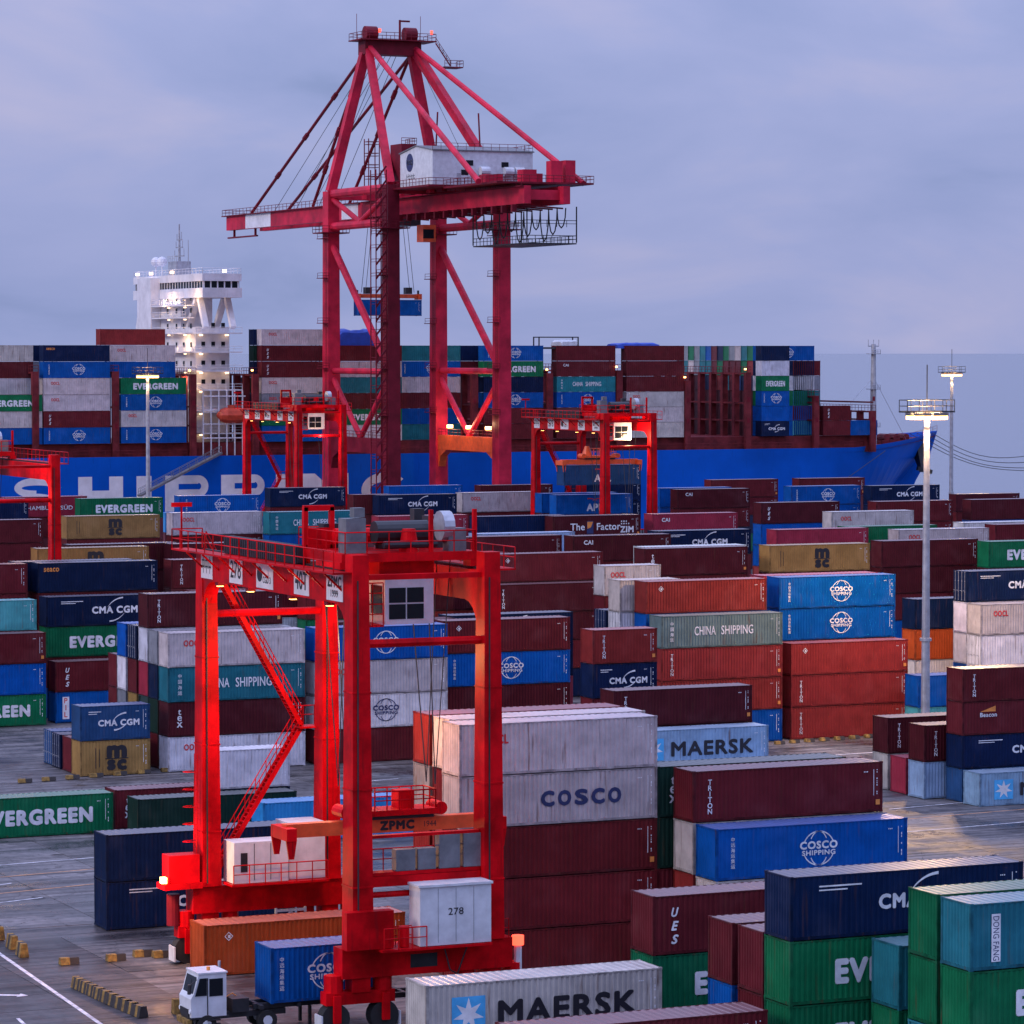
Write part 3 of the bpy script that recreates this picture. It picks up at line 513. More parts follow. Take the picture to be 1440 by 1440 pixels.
for b, lst in blocks.items():
    lst.sort(key=lambda s: s[2] * _c - s[1] * _s); BK[b] = 'ABCDEFGH'[len(BK)]
    for i, (blk, Y, X, x, n, tl, k, hh) in enumerate(lst):
        for j, tcode in enumerate(tl):
            door = tcode.endswith('/d'); tcode = tcode.replace('/d', ''); code, _, lg = tcode.partition(':'); lg = lg or None
            nm = COLS[code][1]
            where = ORD[min(j, 6)] if len(tl) > 1 else 'standing alone'
            if j == len(tl) - 1 and j > 0: where = 'lowest'
            lab = f"{nm} {'short ' if k == 20 else ''}container {FEAT[lg]}, {where}, {NTH[i]} stack from left, {blk}".replace(' ,', ',')
            ws = lab.split()
            if len(ws) > 16: lab = f"{nm} container {FEAT[lg]}, {where}, {NTH[i]} stack, {blk}".replace(' ,', ',')
            if len(lab.split()) > 16: lab = f"{nm} container, {where}, {NTH[i]} stack from left, {blk}"
            key = f'{BK[blk]}{i}.{j}'
            if key in HID: HIDDEN_ITEMS.append((X, Y, (n - 1 - j) * hh + .003, code, k)); continue
            r_ = container(X, Y, (n - 1 - j) * hh + .003, code, lg, k, lab, 'containers in the ' + blk, door); r_['key'] = key; r_.scale.z = hh / 2.9
import sys
def overlaps():
    bad = []
    for i, a in enumerate(STACKS):
        for b in STACKS[i + 1:]:
            la, lb = (12.192 if a[6] == 40 else 6.058), (12.192 if b[6] == 40 else 6.058)
            ox = min(a[2] + la, b[2] + lb) - max(a[2], b[2]); oy = min(a[1], b[1]) + CW - max(a[1], b[1])
            if ox > 0.02 and oy > 0.02: bad.append((round(ox, 2), round(oy, 2), a[0][:8], a[1], a[3], a[5][0], '|', b[0][:8], b[1], b[3], b[5][0]))
    return bad
for q in overlaps(): print('OVERLAP', *q)
# ------------------------------------------------------------------ ship
SY = 599.0; DECK = 16.4; HB = 18.75                         # side plane, main deck, container base
def X_(x, z=25, Y=600): return xat(x, Y, z)
XB = xat(1318, 620, 19); XS = X_(-60) - 30
hull = MB(); st = []
def half(X, z):
    t = max(0.0, (X - 334) / (XB - 334)); t = min(t, 1)
    fl = {-5: .30, 3: .22, 9: .12, 14: .04, 99: 0}[z]
    tt = min(1, t * (1 + fl * 1.5)); return 21 * (1 - tt ** 2.0) + .02
xs = [XS, XS + 60, XS + 120] + [334 + (XB - 334) * k / 16 for k in range(17)]
zs = [-5, 3, 9, 14, 99]; rows = []
for X in xs:
    t = max(0, (X - 334) / (XB - 334)); ztop = DECK + 3.6 * max(0, t - .25) ** 1.2
    rk = lambda z: X - 11 * t ** 2.5 * {-5: 1, 3: .72, 9: .45, 14: .16, 99: 0}[z]           # raked stem
    rows.append([(rk(z), 620 - half(X, z), ztop if z == 99 else z) for z in zs] + [(rk(z), 620 + half(X, z), ztop if z == 99 else z) for z in zs[::-1]])
n = len(rows[0]); vs = [p for r_ in rows for p in r_]
hull.add(vs, [(i * n + j, (i + 1) * n + j, (i + 1) * n + j + 1, i * n + j + 1) for i in range(len(rows) - 1) for j in range(n - 1) if j != 4] + [tuple(range(n))])
ship = thing('container_ship', (XS, 620, -4), 'huge blue container ship with white bridge moored behind the yard', 'ship')
def sp(mb, name, m, parent=None): o = mb.build(name, m, parent or ship, (0, 0, 0)); o.matrix_parent_inverse = Matrix.Translation((0, 0, 0)) if parent else Matrix.Translation((-XS, -620, 4)); return o
sp(hull, 'hull', M_hull)
dk = MB(); dk.add([(r_[4][0], r_[4][1], r_[4][2] - .9) for r_ in rows] + [(r_[5][0], r_[5][1], r_[5][2] - .9) for r_ in rows], [(i, i + 1, len(rows) + i + 1, len(rows) + i) for i in range(len(rows) - 1)])
sp(dk, 'deck', M_shipr)
hc = MB(); hc.box(XS + 10, X_(1235), 601.2, 639, DECK - .9, HB - .05)
sp(hc, 'hatch_coaming', M_shipr)
HT = atY(300, 668, SY).z; HHh = 6.4; ST = 2.55                  # tall block letters on the hull side
def hx(x): return xat(x, SY, 10)
hl = {k: Flat() for k in range(8)}; zb = HT - HHh; zm = HT - HHh / 2
def hpos(x0, x1): return hx(x0), hx(x1)
def Pl(f, x0, x1):
    a, b = hpos(x0, x1); f.rect(a, a + ST, zb, HT); r_ = 1.9
    f.rect(a + ST, b - r_, HT - 1.5, HT); f.rect(a + ST, b - r_, HT - 3.9, HT - 2.5); f.ring(b - r_, HT - 1.95, r_, 1.95, 1.35, 0, -90, 90, 12)
a, b = hpos(20, 82); hl[0].ring((a + b) / 2, HT - 1.8, (b - a) / 2, 1.8, 1.35, 0, 20, 270, 20); hl[0].ring((a + b) / 2, zb + 1.8, (b - a) / 2, 1.8, 1.35, 0, 200, 450, 20)
a, b = hpos(110, 173); hl[1].rect(a, a + ST, zb, HT).rect(b - ST, b, zb, HT).rect(a + ST, b - ST, zm - .75, zm + .75)
a, b = hpos(192, 213); hl[2].rect(a, b, zb, HT); Pl(hl[3], 232, 293); Pl(hl[4], 311, 372); a, b = hpos(388, 409); hl[5].rect(a, b, zb, HT)
a, b = hpos(424, 490); hl[6].rect(a, a + ST, zb, HT).rect(b - ST, b, zb, HT).poly([(a + ST, HT), (a + ST, HT - 3.0), (b - ST, zb), (b - ST, zb + 3.0)])
a, b = hpos(508, 574); hl[7].ring((a + b) / 2, zm, (b - a) / 2, HHh / 2, 1.7, 0, 38, 330, 22).rect((a + b) / 2 + .4, b - .1, zm - 1.0, zm + .3)
for k in range(8): hl[k].mb.v = [(v[0], SY - .03 + v[1], v[2]) for v in hl[k].mb.v]; sp(hl[k].mb, 'hull_letter', M_hullw)
rl = MB()
for X0, X1 in ((XS + 5, 207), (222, 330)): rl.rail([(X0, SY + .3, DECK), (X1, SY + .3, DECK)], 1.1, .035, 3.0)
sp(rl, 'deck_railing', M_shipr)
gw = MB(); g0, g1 = atY(196, 697, 590), Vector((X_(306, 17), 598.4, 16.9))
gw.beam(g0, g1, 1.0, .35); gw.rail([g0 + Vector((0, -.5, .1)), g1 + Vector((0, -.5, .1))], 1.1, .04, 2); gw.rail([g0 + Vector((0, .5, .1)), g1 + Vector((0, .5, .1))], 1.1, .04, 2)
sp(gw, 'gangway', M_grey)
# superstructure
h0, h1 = X_(287, 30), X_(343, 30)
def B3(x0, x1, y0, y1, z0, z1): return MB().box(x0, x1, y0, y1, z0, z1)
sp(B3(h0 + .5, h1 - .6, 606, 640, DECK, 39.4), 'accommodation_block', M_shipw)
sp(B3(h0 - 1.4, h0 + .45, 625.5, 633.5, DECK, 48.6), 'stair_tower', M_shipw)
for z in (28.0, 31.4, 34.8, 38.2, 41.0, 43.2):
    d_ = MB(); d_.box(h0 - 1.3, h0 + .45, 606.5, 625.4, z, z + .22); d_.rail([(h0 - 1.25, 606.5, z + .2), (h0 - 1.25, 625.3, z + .2)], 1.0, .04, 1.4); o = sp(d_, 'aft_gallery', M_shipw)
    for y in (610, 619): sp(B3(h0 - .3, h0 + .1, y - .2, y + .2, z - .3, z - .1), 'deck_lamp', M_lampw)
    for y in (608, 612, 616, 621): sp(B3(h0 + .43, h0 + .49, y, y + .8, z + 1.0, z + 1.9), 'window', M_glass)
for k, z in enumerate((20.2, 24.0, 28.0, 31.4, 34.8, 38.2)):
    d_ = MB(); d_.box(h0, h1 + .2, 601.2, 606, z, z + .22); d_.rail([(h0, 601.3, z + .2), (h1 + .15, 601.3, z + .2)], 1.0, .04, 1.4); d_.rail([(h0 + .05, 601.3, z + .2), (h0 + .05, 605.9, z + .2)], 1.0, .04, 1.6)
    o = sp(d_, 'deck_gallery', M_shipw)
    if k > 1:
        for q in range(3): sp(B3(h0 + 1.6 + q * 1.9, h0 + 2.3 + q * 1.9, 605.9, 605.99, z + 1.1, z + 2.0), 'window', M_glass)
    sp(B3(h0 + 1.0, h0 + 1.5, 604.9, 605.5, z - .35, z - .1), 'deck_lamp', M_lampw)
    if k % 2: sp(B3(h1 - 1.6, h1 - 1.1, 604.9, 605.5, z - .35, z - .1), 'deck_lamp', M_lampw)
fr = MB()
for z in (19.5, 22.0, 24.5, 27): fr.tube((h0 - .2, 600.6, z), (h1 + .5, 600.6, z), .12, 5)
for q in range(6): fr.tube((h0 + q * 1.5, 600.6, DECK), (h0 + q * 1.5, 600.6, 28.0), .14, 5)
sp(fr, 'pilot_ladder_frame', M_shipw)
bz0, bz1 = 45.2, 49.0
sp(B3(h0 + .3, h1 + .2, 601.4, 641, bz0 - .5, bz0 + 1.25), 'bridge_deck', M_shipw)
sp(B3(h0 + .6, h1 - .1, 602.0, 640.6, bz0 + 1.26, bz0 + 2.45), 'bridge_window_band', M_glass)
mu = MB()
for q in range(26): mu.box(h0 + .56, h0 + .62, 602 + q * 1.52, 602.25 + q * 1.52, bz0 + 1.26, bz0 + 2.45)
for q in range(6): mu.box(h0 + .6 + q * 1.3, h0 + .85 + q * 1.3, 601.93, 601.99, bz0 + 1.26, bz0 + 2.45)
sp(mu, 'window_mullions', M_shipw)
sp(B3(h0 + .3, h1 + .2, 601.6, 640.9, bz0 + 2.46, bz1), 'bridge_roof', M_shipw)
br = MB(); br.rail([(h0 + .4, 601.7, bz1), (h1 + .1, 601.7, bz1), (h1 + .1, 640.8, bz1), (h0 + .4, 640.8, bz1), (h0 + .4, 601.7, bz1)], 1.0, .04, 1.8); sp(br, 'bridge_railing', M_shipw)
for y0, y1, yt in ((602.4, 603.9, 605.6), (611.6, 610.6, 606.9), (634, 634, 637), (640.4, 639, 638)):
    s_ = MB(); s_.beam((h0 + 1.2, y0, 39.3), (h0 + 1.2, yt, bz0 - .4), 1.0, .9); s_.beam((h0 + 6.4, y0, 39.3), (h0 + 6.4, yt, bz0 - .4), 1.0, .9); sp(s_, 'wing_strut', M_shipw)
sp(B3(h0 + .5, h1 - 1, 614, 632, 39.41, bz0 - .5), 'upper_block', M_shipw)
for z in (42.4, 38.4, 35.0): sp(B3(h0 + .42, h0 + .49, 627, 633, z, z + .9), 'window', M_glass)
for y, z in ((604, 44.2), (618, 44.0), (610, 36.5), (603.5, 30)): o_ = bpy.data.lights.new('ship_lamp_light', 'POINT'); o_.energy = 500; o_.color = (1, .6, .3); o2 = bpy.data.objects.new('ship_lamp_light', o_); COL.objects.link(o2); o2.location = (h0 - 1.6, y, z)
mm = MB(); bx, by = h0 + 3, 622
mm.box(bx - 1.4, bx + 1.4, by - 2.4, by + 2.4, bz1, bz1 + 2.6); mm.tube((bx, by, bz1), (bx, by, bz1 + 9.5), .35, 8, 0, .12)
for z, w_ in ((3.6, 2.6), (5.2, 1.8), (6.6, 1.3)): mm.beam((bx, by - w_, bz1 + z), (bx, by + w_, bz1 + z), .25, .2); mm.tube((bx, by - w_, bz1 + z), (bx, by - w_, bz1 + z + 1.4), .06, 5); mm.tube((bx, by + w_, bz1 + z), (bx, by + w_, bz1 + z + 1.1), .06, 5)
mm.tube((bx, by - 5, bz1), (bx, by - 5, bz1 + 6.5), .12, 6, 0, .05); mm.rail([(bx - 1.4, by - 2.4, bz1 + 2.6), (bx - 1.4, by + 2.4, bz1 + 2.6)], 1, .05, 1.2)
sp(mm, 'radar_mast', M_galv)
for y in (632, 635.5):
    dm_ = MB(); dm_.tube((bx, y, bz1), (bx, y, bz1 + 2), .14, 6)
    for k in range(6): 
        r0, r1 = math.cos(R(k * 30 - 90)) * .95, math.cos(R(k * 30 - 60)) * .95
        dm_.tube((bx, y, bz1 + 2.8 + .95 * math.sin(R(k * 30 - 90))), (bx, y, bz1 + 2.8 + .95 * math.sin(R(k * 30 - 60))), max(r0, .02), 10, 0, max(r1, .02))
    sp(dm_, 'satellite_dome', M_shipw)
for y, q in ((603, 5.0), (630, .2), (638, .2), (618, .2)): sp(B3(h0 + q - .3, h0 + q + .3, y - .3, y + .3, bz1 + .25, bz1 + .75), 'bridge_lamp', M_lampw)
lb = MB(); lx0, lx1 = X_(306, 22), X_(349, 22)
sec = [(-.0, .1, 0), (.12, .75, 0), (.3, 1, 0), (.75, 1, 0), (.92, .7, 0), (1, .15, 0)]; ring_ = []
for t_, sc_, _ in sec: ring_.append([(lx0 + (lx1 - lx0) * t_, 600.6 + 1.4 * sc_ * math.cos(a_), 23.6 + 1.45 * sc_ * math.sin(a_)) for a_ in [k * math.pi / 5 for k in range(10)]])
lb.add([p for r_ in ring_ for p in r_], [(i * 10 + k, i * 10 + (k + 1) % 10, (i + 1) * 10 + (k + 1) % 10, (i + 1) * 10 + k) for i in range(5) for k in range(10)]); lb.box(lx0 + 2.2, lx0 + 3.4, 600, 601.4, 24.7, 25.4)
tag(lb.build('lifeboat', M_boat), 'orange enclosed lifeboat hanging beside the white ship house', 'lifeboat')
# bow gear
bm = MB(); BX = xat(1228, 612, 24); bm.tube((BX, 612, DECK), (BX, 612, atY(1228, 484, 612).z), .75, 10, 0, .45)
for z in (20, 27.5, 34.5): bm.box(BX - 1.1, BX + 1.1, 611, 613, z, z + .15); bm.rail([(BX - 1, 611, z), (BX + 1, 611, z), (BX + 1, 613, z)], .9, .05, 1)
zt_ = atY(1228, 484, 612).z; bm.beam((BX - 1.2, 612, zt_ - .4), (BX + 1.2, 612, zt_ - .4), .2, .2)
for q in (-1.2, 0, 1.2): bm.tube((BX + q, 612, zt_ - .4), (BX + q, 612, zt_ + .9), .06, 5)
bm.tube((BX, 612, 30), (BX - 13, 612, 17), .05, 4); bm.tube((BX, 612, 30), (BX + 9, 614, 17), .05, 4)
sp(bm, 'foremast', M_galv)
wd = MB(); 
for q in range(3): wd.tube((BX + 5 + q * 2.2, 615, DECK + 1.4), (BX + 5 + q * 2.2, 618, DECK + 1.4), .8, 8)
wd.box(BX + 3.5, BX + 11, 614.4, 619, DECK - .9, DECK + .9); sp(wd, 'windlass', M_shipr)
an = MB(); ap = atY(1298, 640, 614); an.taper((ap.x, ap.y, ap.z - 3.4), .5, .5, (ap.x + .6, ap.y + 2.5, ap.z + 2.4), 1.6, 1.6); an.beam((ap.x - 1.5, ap.y - .3, ap.z - 2.6), (ap.x + 1.8, ap.y - .3, ap.z - 3.4), .7, .8); sp(an, 'anchor', M_dark)
bl_ = MB(); bl_.rail([(r_[4][0], r_[4][1] + .1, r_[4][2]) for r_ in rows[6:]], 1.1, .04, 2.5); sp(bl_, 'bow_railing', M_shipr)
for k, (qx, qy) in enumerate(((1446, 641), (1446, 650), (1446, 658), (1448, 662))):
    e = atY(qx, qy, 594 - k); b0 = Vector((XB - 3 - k * 2.2, 617 - k * .8, DECK + 2.2)); m_ = MB(); pts = [b0.lerp(e, i / 10) - Vector((0, 0, 2.2 * math.sin(math.pi * i / 10))) for i in range(11)]
    e2 = e + (e - b0) * .9; pts += [e2 - Vector((0, 0, .5))]
    m_.path(pts, .07, 5); tag(m_.build('mooring_rope', M_cable), f'{["uppermost", "second", "third", "lowest"][k]} mooring rope running from the bow to the right', 'rope', 'ropes from the bow')
m_ = MB(); m_.tube(atY(1245, 634, SY - .1), atY(1192, 672, 594), .06, 5); tag(m_.build('mooring_rope', M_cable), 'single mooring rope slanting down the blue bow side', 'rope', 'ropes from the bow')
# lashing bridges
def lashing(x, tall=29.0, lamp=False, npost=9, lab=''):
    X0 = X_(x - 4, 24, 599.6); r_ = thing('lashing_bridge', (X0, 599.6, DECK), lab, 'lashing bridge', 'lashing bridges across the ship deck')
    for k in range(npost): MB().box(0, 1.15, k * 4.8, k * 4.8 + .95, -.9, tall - DECK).build('post', M_shipr, r_)
    for z in (5.2, 8.6, tall - DECK - .35):
        MB().box(.1, 1.05, .96, (npost - 1) * 4.8 + .4, z, z + .3).build('cross_beam', M_shipr, r_)
    rb = MB().rail([(.1, .1, tall - DECK), (.1, (npost - 1) * 4.8, tall - DECK)], 1.1, .05, 1.2); rb.rail([(.1, .1, tall - DECK), (1.1, .1, tall - DECK)], 1.1, .05, 1); rb.build('railing', M_shipr, r_)
    for z in (5, 9.0): MB().box(.3, .85, -.06, -.005, z, z + .9).build('lashing_box', M_stsd, r_)
    if lamp: MB().box(-.3, -.02, -.2, .2, tall - DECK + .5, tall - DECK + .8).build('work_lamp', M_lamp, r_)
for k, (x, tl_, lp) in enumerate(((50, 31.5, 0), (163, 31.5, 0), (272, 31, 1), (360, 31, 1), (470, 31, 0), (552, 31.0, 0), (668, 31, 0), (774, 31, 1), (872, 31.5, 1), (968, 29.5, 1), (1053, 31, 1), (1149, 26.5, 0), (1229, 23.5, 0))):
    lashing(x, tl_, bool(lp), 9 if x < 1140 else 6, f'{"lamp-lit " if lp else ""}maroon steel lashing frame, {NTH[k]} from left across the ship deck')
# ship containers
SHIP = []; STUFF = []
def ss(x, Y, tiers, k=40, base=0, side='L'):
    L = 12.192 if k == 40 else 6.058; X = X_(x, 28, Y) - (L if side == 'R' else 0); tl = tiers.split()
    SHIP.append((X, Y, base, tl, k))
ss(-36, 600, 'gr:ever wh bl', side='L'); ss(-48, 602.5, 'wh dr wh gr wh bl'); ss(34, 607.5, 'nv gy wh dr gr dr', 20)
ss(61, 600, 'nv:seaco bl:cosco wh:oocl wh:oocl dr:ues bl:cosco'); ss(170, 600, 'gr:ever bl:cosco wh:oocl bl:cosco'); ss(155, 602.5, 'wh:oocl bl', base=4); ss(141, 605, 'rd', base=6)
ss(368, 600, 'wh:oocl dr:ues dr:ues wh:oocl gy:oocl gr:ever bl'); ss(356.5, 602.5, 'nv dg nv dg nv dr bl'); ss(345, 605, 'nv dm dg nv'); 
ss(478, 600, 'dr wh tl dr gr:ever pw'); ss(562, 602.5, 'tl bl:cosco wh dr bl tl'); ss(632, 605, 'nv dr', 20, 4)
ss(680, 600, 'bl:cosco gr:ever nv bl:cosco dr dr'); ss(783, 600, 'dr dr:cai tl:china bl:cosco dr dr'); ss(881, 600, 'dr dr dr wh:oocl wh wh')
ss(1071, 600, 'nv pw gr:ever bl:cosco bl nv:cma', 20); ss(1067, 602.5, 'bl:cosco nv pw gr bl bl'); ss(1115, 602.5, 'dr gy tl dr tq', 20)
ss(1158, 600, 'dr:ues dr', 20); ss(1196, 600, 'bl', 20)
SHIP.sort(key=lambda s: s[0])
for i, (X, Y, base, tl, k) in enumerate(SHIP):
    for j, tcode in enumerate(tl):
        code, _, lg = tcode.partition(':'); lg = lg or None; nm = COLS[code][1]
        where = ORD[min(j, 6)] if j < len(tl) - 1 or j == 0 else 'lowest'
        lab = f"{nm} {'short ' if k == 20 else ''}container {FEAT[lg]}, {where}, {NTH[i]} ship stack from left".replace(' ,', ',')
        key = f'S{i}.{j}'
        if key in HID: HIDDEN_ITEMS.append((X, Y, HB + (base + len(tl) - 1 - j) * 2.9 + .003, code, k)); continue
        container(X, Y, HB + (base + len(tl) - 1 - j) * 2.9 + .003, code, lg, k, lab, 'containers on the ship', simple_=True)['key'] = key
stmats = {}
def stuff_mat(code):
    if code not in stmats: stmats[code] = mat('stacked_' + code, COLS[code][0], 0.5, 0, 0.25, .4)
    return stmats[code]
def stuff_obj(name, items, label, cat):
    mb = MB(); codes = sorted({c for *_, c, _k in items}); fm = {}
    for X, Y, Z, c, k in items:
        L = 12.192 if k == 40 else 6.058; mi = codes.index(c)
        if k not in fm: fm[k] = frame_mb(L)
        mb.add([(X + v[0], Y + v[1], Z + v[2]) for v in fm[k].v], fm[k].f, mi); mb.box(X + .09, X + L - .09, Y + .05, Y + CW - .05, Z + .16, Z + CH - .06, mi)
    o = mb.build(name, [stuff_mat(c) for c in codes]); tag(o, label, cat, kind='stuff')
rr = random.Random(11); cc = ['gy', 'tl', 'db', 'dr', 'dm', 'bl', 'wh', 'rd', 'nv', 'gr', 'dr']
items = [(X_(1067, 28, 602.5) + rr.uniform(0, .1), 605 + q * 2.5, HB + t_ * 2.9, rr.choice(cc), 40) for q in range(13) for t_ in range(3, 6)]
items += [(X_(1067, 28, 602.5), 605 + q * 2.5, HB + t_ * 2.9, 'dm', 40) for q in range(13) for t_ in range(3)]
stuff_obj('stacked_containers', items + HIDDEN_ITEMS, 'mass of further containers filling the stacks behind the front ones', 'containers')
# deck cargo under covers
def tarp(x0, x1, y0, y1, Y, lab, m=M_tarp):
    a, b = atY(x0, y1, Y), atY(x1, y0, Y); mb = MB(); nx = 8
    prof = [(0, 0), (.05, .8), (.15, 1), (.85, 1), (.95, .8), (1, 0)]; vs = []
    for q in range(nx + 1):
        k = q / nx; e = 1 - .25 * (k in (0, 1)); 
        for pu, pv in prof: vs.append((a.x + (b.x - a.x) * k, Y + 5 * pu, a.z + (b.z - a.z) * pv * e * rr.uniform(.9, 1.05)))
    mb.add(vs, [(q * 6 + i, (q + 1) * 6 + i, (q + 1) * 6 + i + 1, q * 6 + i + 1) for q in range(nx) for i in range(5)] + [(0, 1, 2, 3, 4, 5), tuple(nx * 6 + i for i in range(5, -1, -1))])
    tag(mb.build('covered_cargo', m), lab, 'cargo')
tarp(476, 529, 463, 487, 601, 'big blue tarpaulin-covered cargo beside the tall crane leg'); tarp(869, 928, 482, 490, 601, 'low blue tarpaulin cover on dark red ship containers')
tarp(790, 815, 478, 490, 601, 'blue and white wrapped cargo inside an open frame', M_lgrey)
fk = MB(); a, b = atY(758, 490, 600.4), atY(813, 475, 600.4)
for X in (a.x, b.x):
    for Y in (600.4, 602.8): fk.box(X - .1, X + .1, Y - .1, Y + .1, a.z, b.z)
for Y in (600.4, 602.8): fk.box(a.x - .1, b.x + .1, Y - .1, Y + .1, b.z, b.z + .2)
fk.box(a.x, b.x, 600.4, 602.8, a.z - .1, a.z + .25); tag(fk.build('flat_rack', M_dark), 'open steel flat rack standing on the blue ship stack', 'rack')
# ------------------------------------------------------------------ ship-to-shore crane
XL, XR, YW, YL = 231.0, 251.8, 590.0, 562.0; XA, XC = 238.0, 245.0
sts = thing('quay_crane', ((XL + XR) / 2, (YW + YL) / 2, 0), 'tall crimson quay crane with white machinery house beside the ship', 'crane')
OFF = Vector((-(XL + XR) / 2, -(YW + YL) / 2, 0))
def cp_(mb, name, m=M_sts, parent=None):
    if parent is None: mb.v = [(v[0] + OFF.x, v[1] + OFF.y, v[2]) for v in mb.v]; return mb.build(name, m, sts)
    mb.v = [(v[0] + OFF.x, v[1] + OFF.y, v[2]) for v in mb.v]; return mb.build(name, m, parent)
for X in (XL, XR):
    for Y, zt_ in ((YW, 63.5), (YL, 63.5)):
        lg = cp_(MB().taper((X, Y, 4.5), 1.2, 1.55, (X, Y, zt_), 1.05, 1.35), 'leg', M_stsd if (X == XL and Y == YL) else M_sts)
        l_ = MB(); l_.ladder((X - 1.4, Y - .9, 20), (X - 1.4, Y - .9, 56), (0, 1, 0), .6, .04, .5)
        for z in (24, 32, 40, 48, 55): l_.box(X - 2.4, X - 1.25, Y - 1.6, Y + 1.0, z, z + .12); l_.rail([(X - 2.2, Y + 1, z), (X - 2.2, Y - 1.6, z), (X - 1, Y - 1.6, z)], 1.0, .04, 1.3)
        cp_(l_, 'ladder', M_stsd, lg)
        bg_ = cp_(MB().box(X - 4, X + 4, Y - .8, Y + .8, 1.6, 4.4), 'bogie')
        for q in range(4): cp_(MB().tube((X - 3.2 + q * 2.1, Y - .5, .62), (X - 3.2 + q * 2.1, Y + .5, .62), .6, 12), 'wheel', M_dark, bg_)
for Y in (YW, YL): cp_(MB().box(XL + 1, XR - 1, Y - .8, Y + .8, 4.6, 7.0), 'sill_beam')
for X, m in ((XL, M_stsd), (XR, M_orange)):  # the right beam's orange is the floodlamps' glow painted into its colour
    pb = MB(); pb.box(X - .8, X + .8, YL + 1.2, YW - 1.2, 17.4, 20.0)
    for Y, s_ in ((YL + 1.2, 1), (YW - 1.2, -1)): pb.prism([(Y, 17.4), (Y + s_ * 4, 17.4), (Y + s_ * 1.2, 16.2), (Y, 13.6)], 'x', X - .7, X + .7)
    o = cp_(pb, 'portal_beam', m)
    cp_(MB().rail([(X - .7, YL + 1.2, 20), (X - .7, YW - 1.2, 20)], 1.1, .05, 1.8), 'railing', M_stsd, o)
    for p, q, r_ in (((X, YL, 31.6), (X, YW, 31.6), .55), ((X, YW - .6, 54), (X, YL + 1, 32.2), .62), ((X, YW, 31), (X, (YL + YW) / 2, 20), .5), ((X, YL, 31), (X, (YL + YW) / 2, 20), .5),
                    ((X, YL, 57.2), (X, YW, 57.2), .75), ((X, YL, 63), (X, YW, 63), .8), ((X, YW, 62.4), (X, (YL + YW) / 2, 57.6), .5), ((X, YL, 62.4), (X, (YL + YW) / 2, 57.6), .5)):
        cp_(MB().tube(p, q, r_, 10), 'brace')
for Y in (YW, YL): cp_(MB().box(XL + .9, XR - .9, Y - .75, Y + .75, 62.0, 64.0), 'cross_beam'); 
for X in (XA, XC):
    cp_(MB().box(X - .6, X + .6, 521, YW + 1, 58.9, 61.8), 'trolley_girder'); b_ = cp_(MB().box(X - .6, X + .6, YW + 1.1, 663, 58.9, 61.8), 'boom_girder')
    if X == XA:
        for y0, y1 in ((YW + 3, YW + 11), (638, 652)): cp_(MB().box(X - .62, X - .605, y0, y1, 58.95, 61.75), 'white_band', M_shipw, b_)
for Y in (523, 535, 600, 615, 630, 645, 662): cp_(MB().box(XA + .6, XC - .6, Y - .5, Y + .5, 59.6, 61.2), 'girder_tie')
bt = MB(); bt.rail([(XA - 1.1, 592, 61.8), (XA - 1.1, 664, 61.8), (XC + 1.1, 664, 61.8)], 1.1, .05, 2); bt.box(XA - 1.3, XA - .62, 592, 664, 61.6, 61.78); cp_(bt, 'boom_walkway', M_stsd)
bt = MB(); bt.rail([(XA - 1.1, 521, 61.8), (XA - 1.1, 562, 61.8)], 1.1, .05, 2); bt.box(XA - 1.3, XA - .62, 521, 590, 61.6, 61.78); cp_(bt, 'girder_walkway', M_stsd)
fr = MB()
for Y in (648, 660): fr.box(XA - .2, XA + .2, Y - .15, Y + .15, 57.6, 58.9); 
fr.box(XA - .2, XA + .2, 647, 663.5, 57.3, 57.6); cp_(fr, 'boom_tip_frame', M_stsd)
# A-frame
ZA = 89.0; AX0, AX1, AY = 237.2, 246.0, 588.0
for X, AXx in ((XL, AX0), (XR, AX1)):
    cp_(MB().beam((X, YW, 63.5), (AXx, AY + .5, ZA), 1.5, 1.6), 'a_frame_post'); cp_(MB().beam((X, YL, 63.5), (AXx, AY - .5, ZA), 1.3, 1.4), 'a_frame_post')
    cp_(MB().tube((AXx, AY - 1.5, ZA), (X + (1 if X == XL else -1), 527, 62.6), .5, 8), 'backstay')
    cp_(MB().tube((AXx + (.6 if X == XL else -.6), (AY + 527) / 2, (ZA + 62.6) / 2), (AXx, (AY + 527) / 2, 64), .15, 5), 'stay_prop', M_stsd)
    GX = XA if X == XL else XC
    for yb in (650, 617):
        fs_ = cp_(MB().tube((AXx, AY + 1.2, ZA - 1), (GX, yb, 62), .3, 7), 'forestay', M_stsd)
        for k in (.25, .5, .75):
            c0 = Vector((AXx, AY + 1.2, ZA - 1)).lerp(Vector((GX, yb, 62)), k); d_ = (Vector((GX, yb, 62)) - Vector((AXx, AY + 1.2, ZA - 1))).normalized()
            cp_(MB().tube(c0 - d_ * .9, c0 + d_ * .9, .45, 7), 'stay_joint', M_stsd, fs_)
rp = MB()
for k in range(6): rp.tube((AX0 + 2 + k * .9, AY + 1, ZA), (XA + 1 + k, 640 - (k % 3) * 9, 62), .06, 4)
rp.tube((AX1, AY, ZA), (XC, 560, 66), .05, 4); cp_(rp, 'boom_hoist_rope', M_cable)
ab = MB(); ab.box(AX0 - 1, AX1 + 1, AY - 1.6, AY + 1.8, ZA - 1.2, ZA + 1.2); apx = cp_(ab, 'apex_beam', M_stsd)
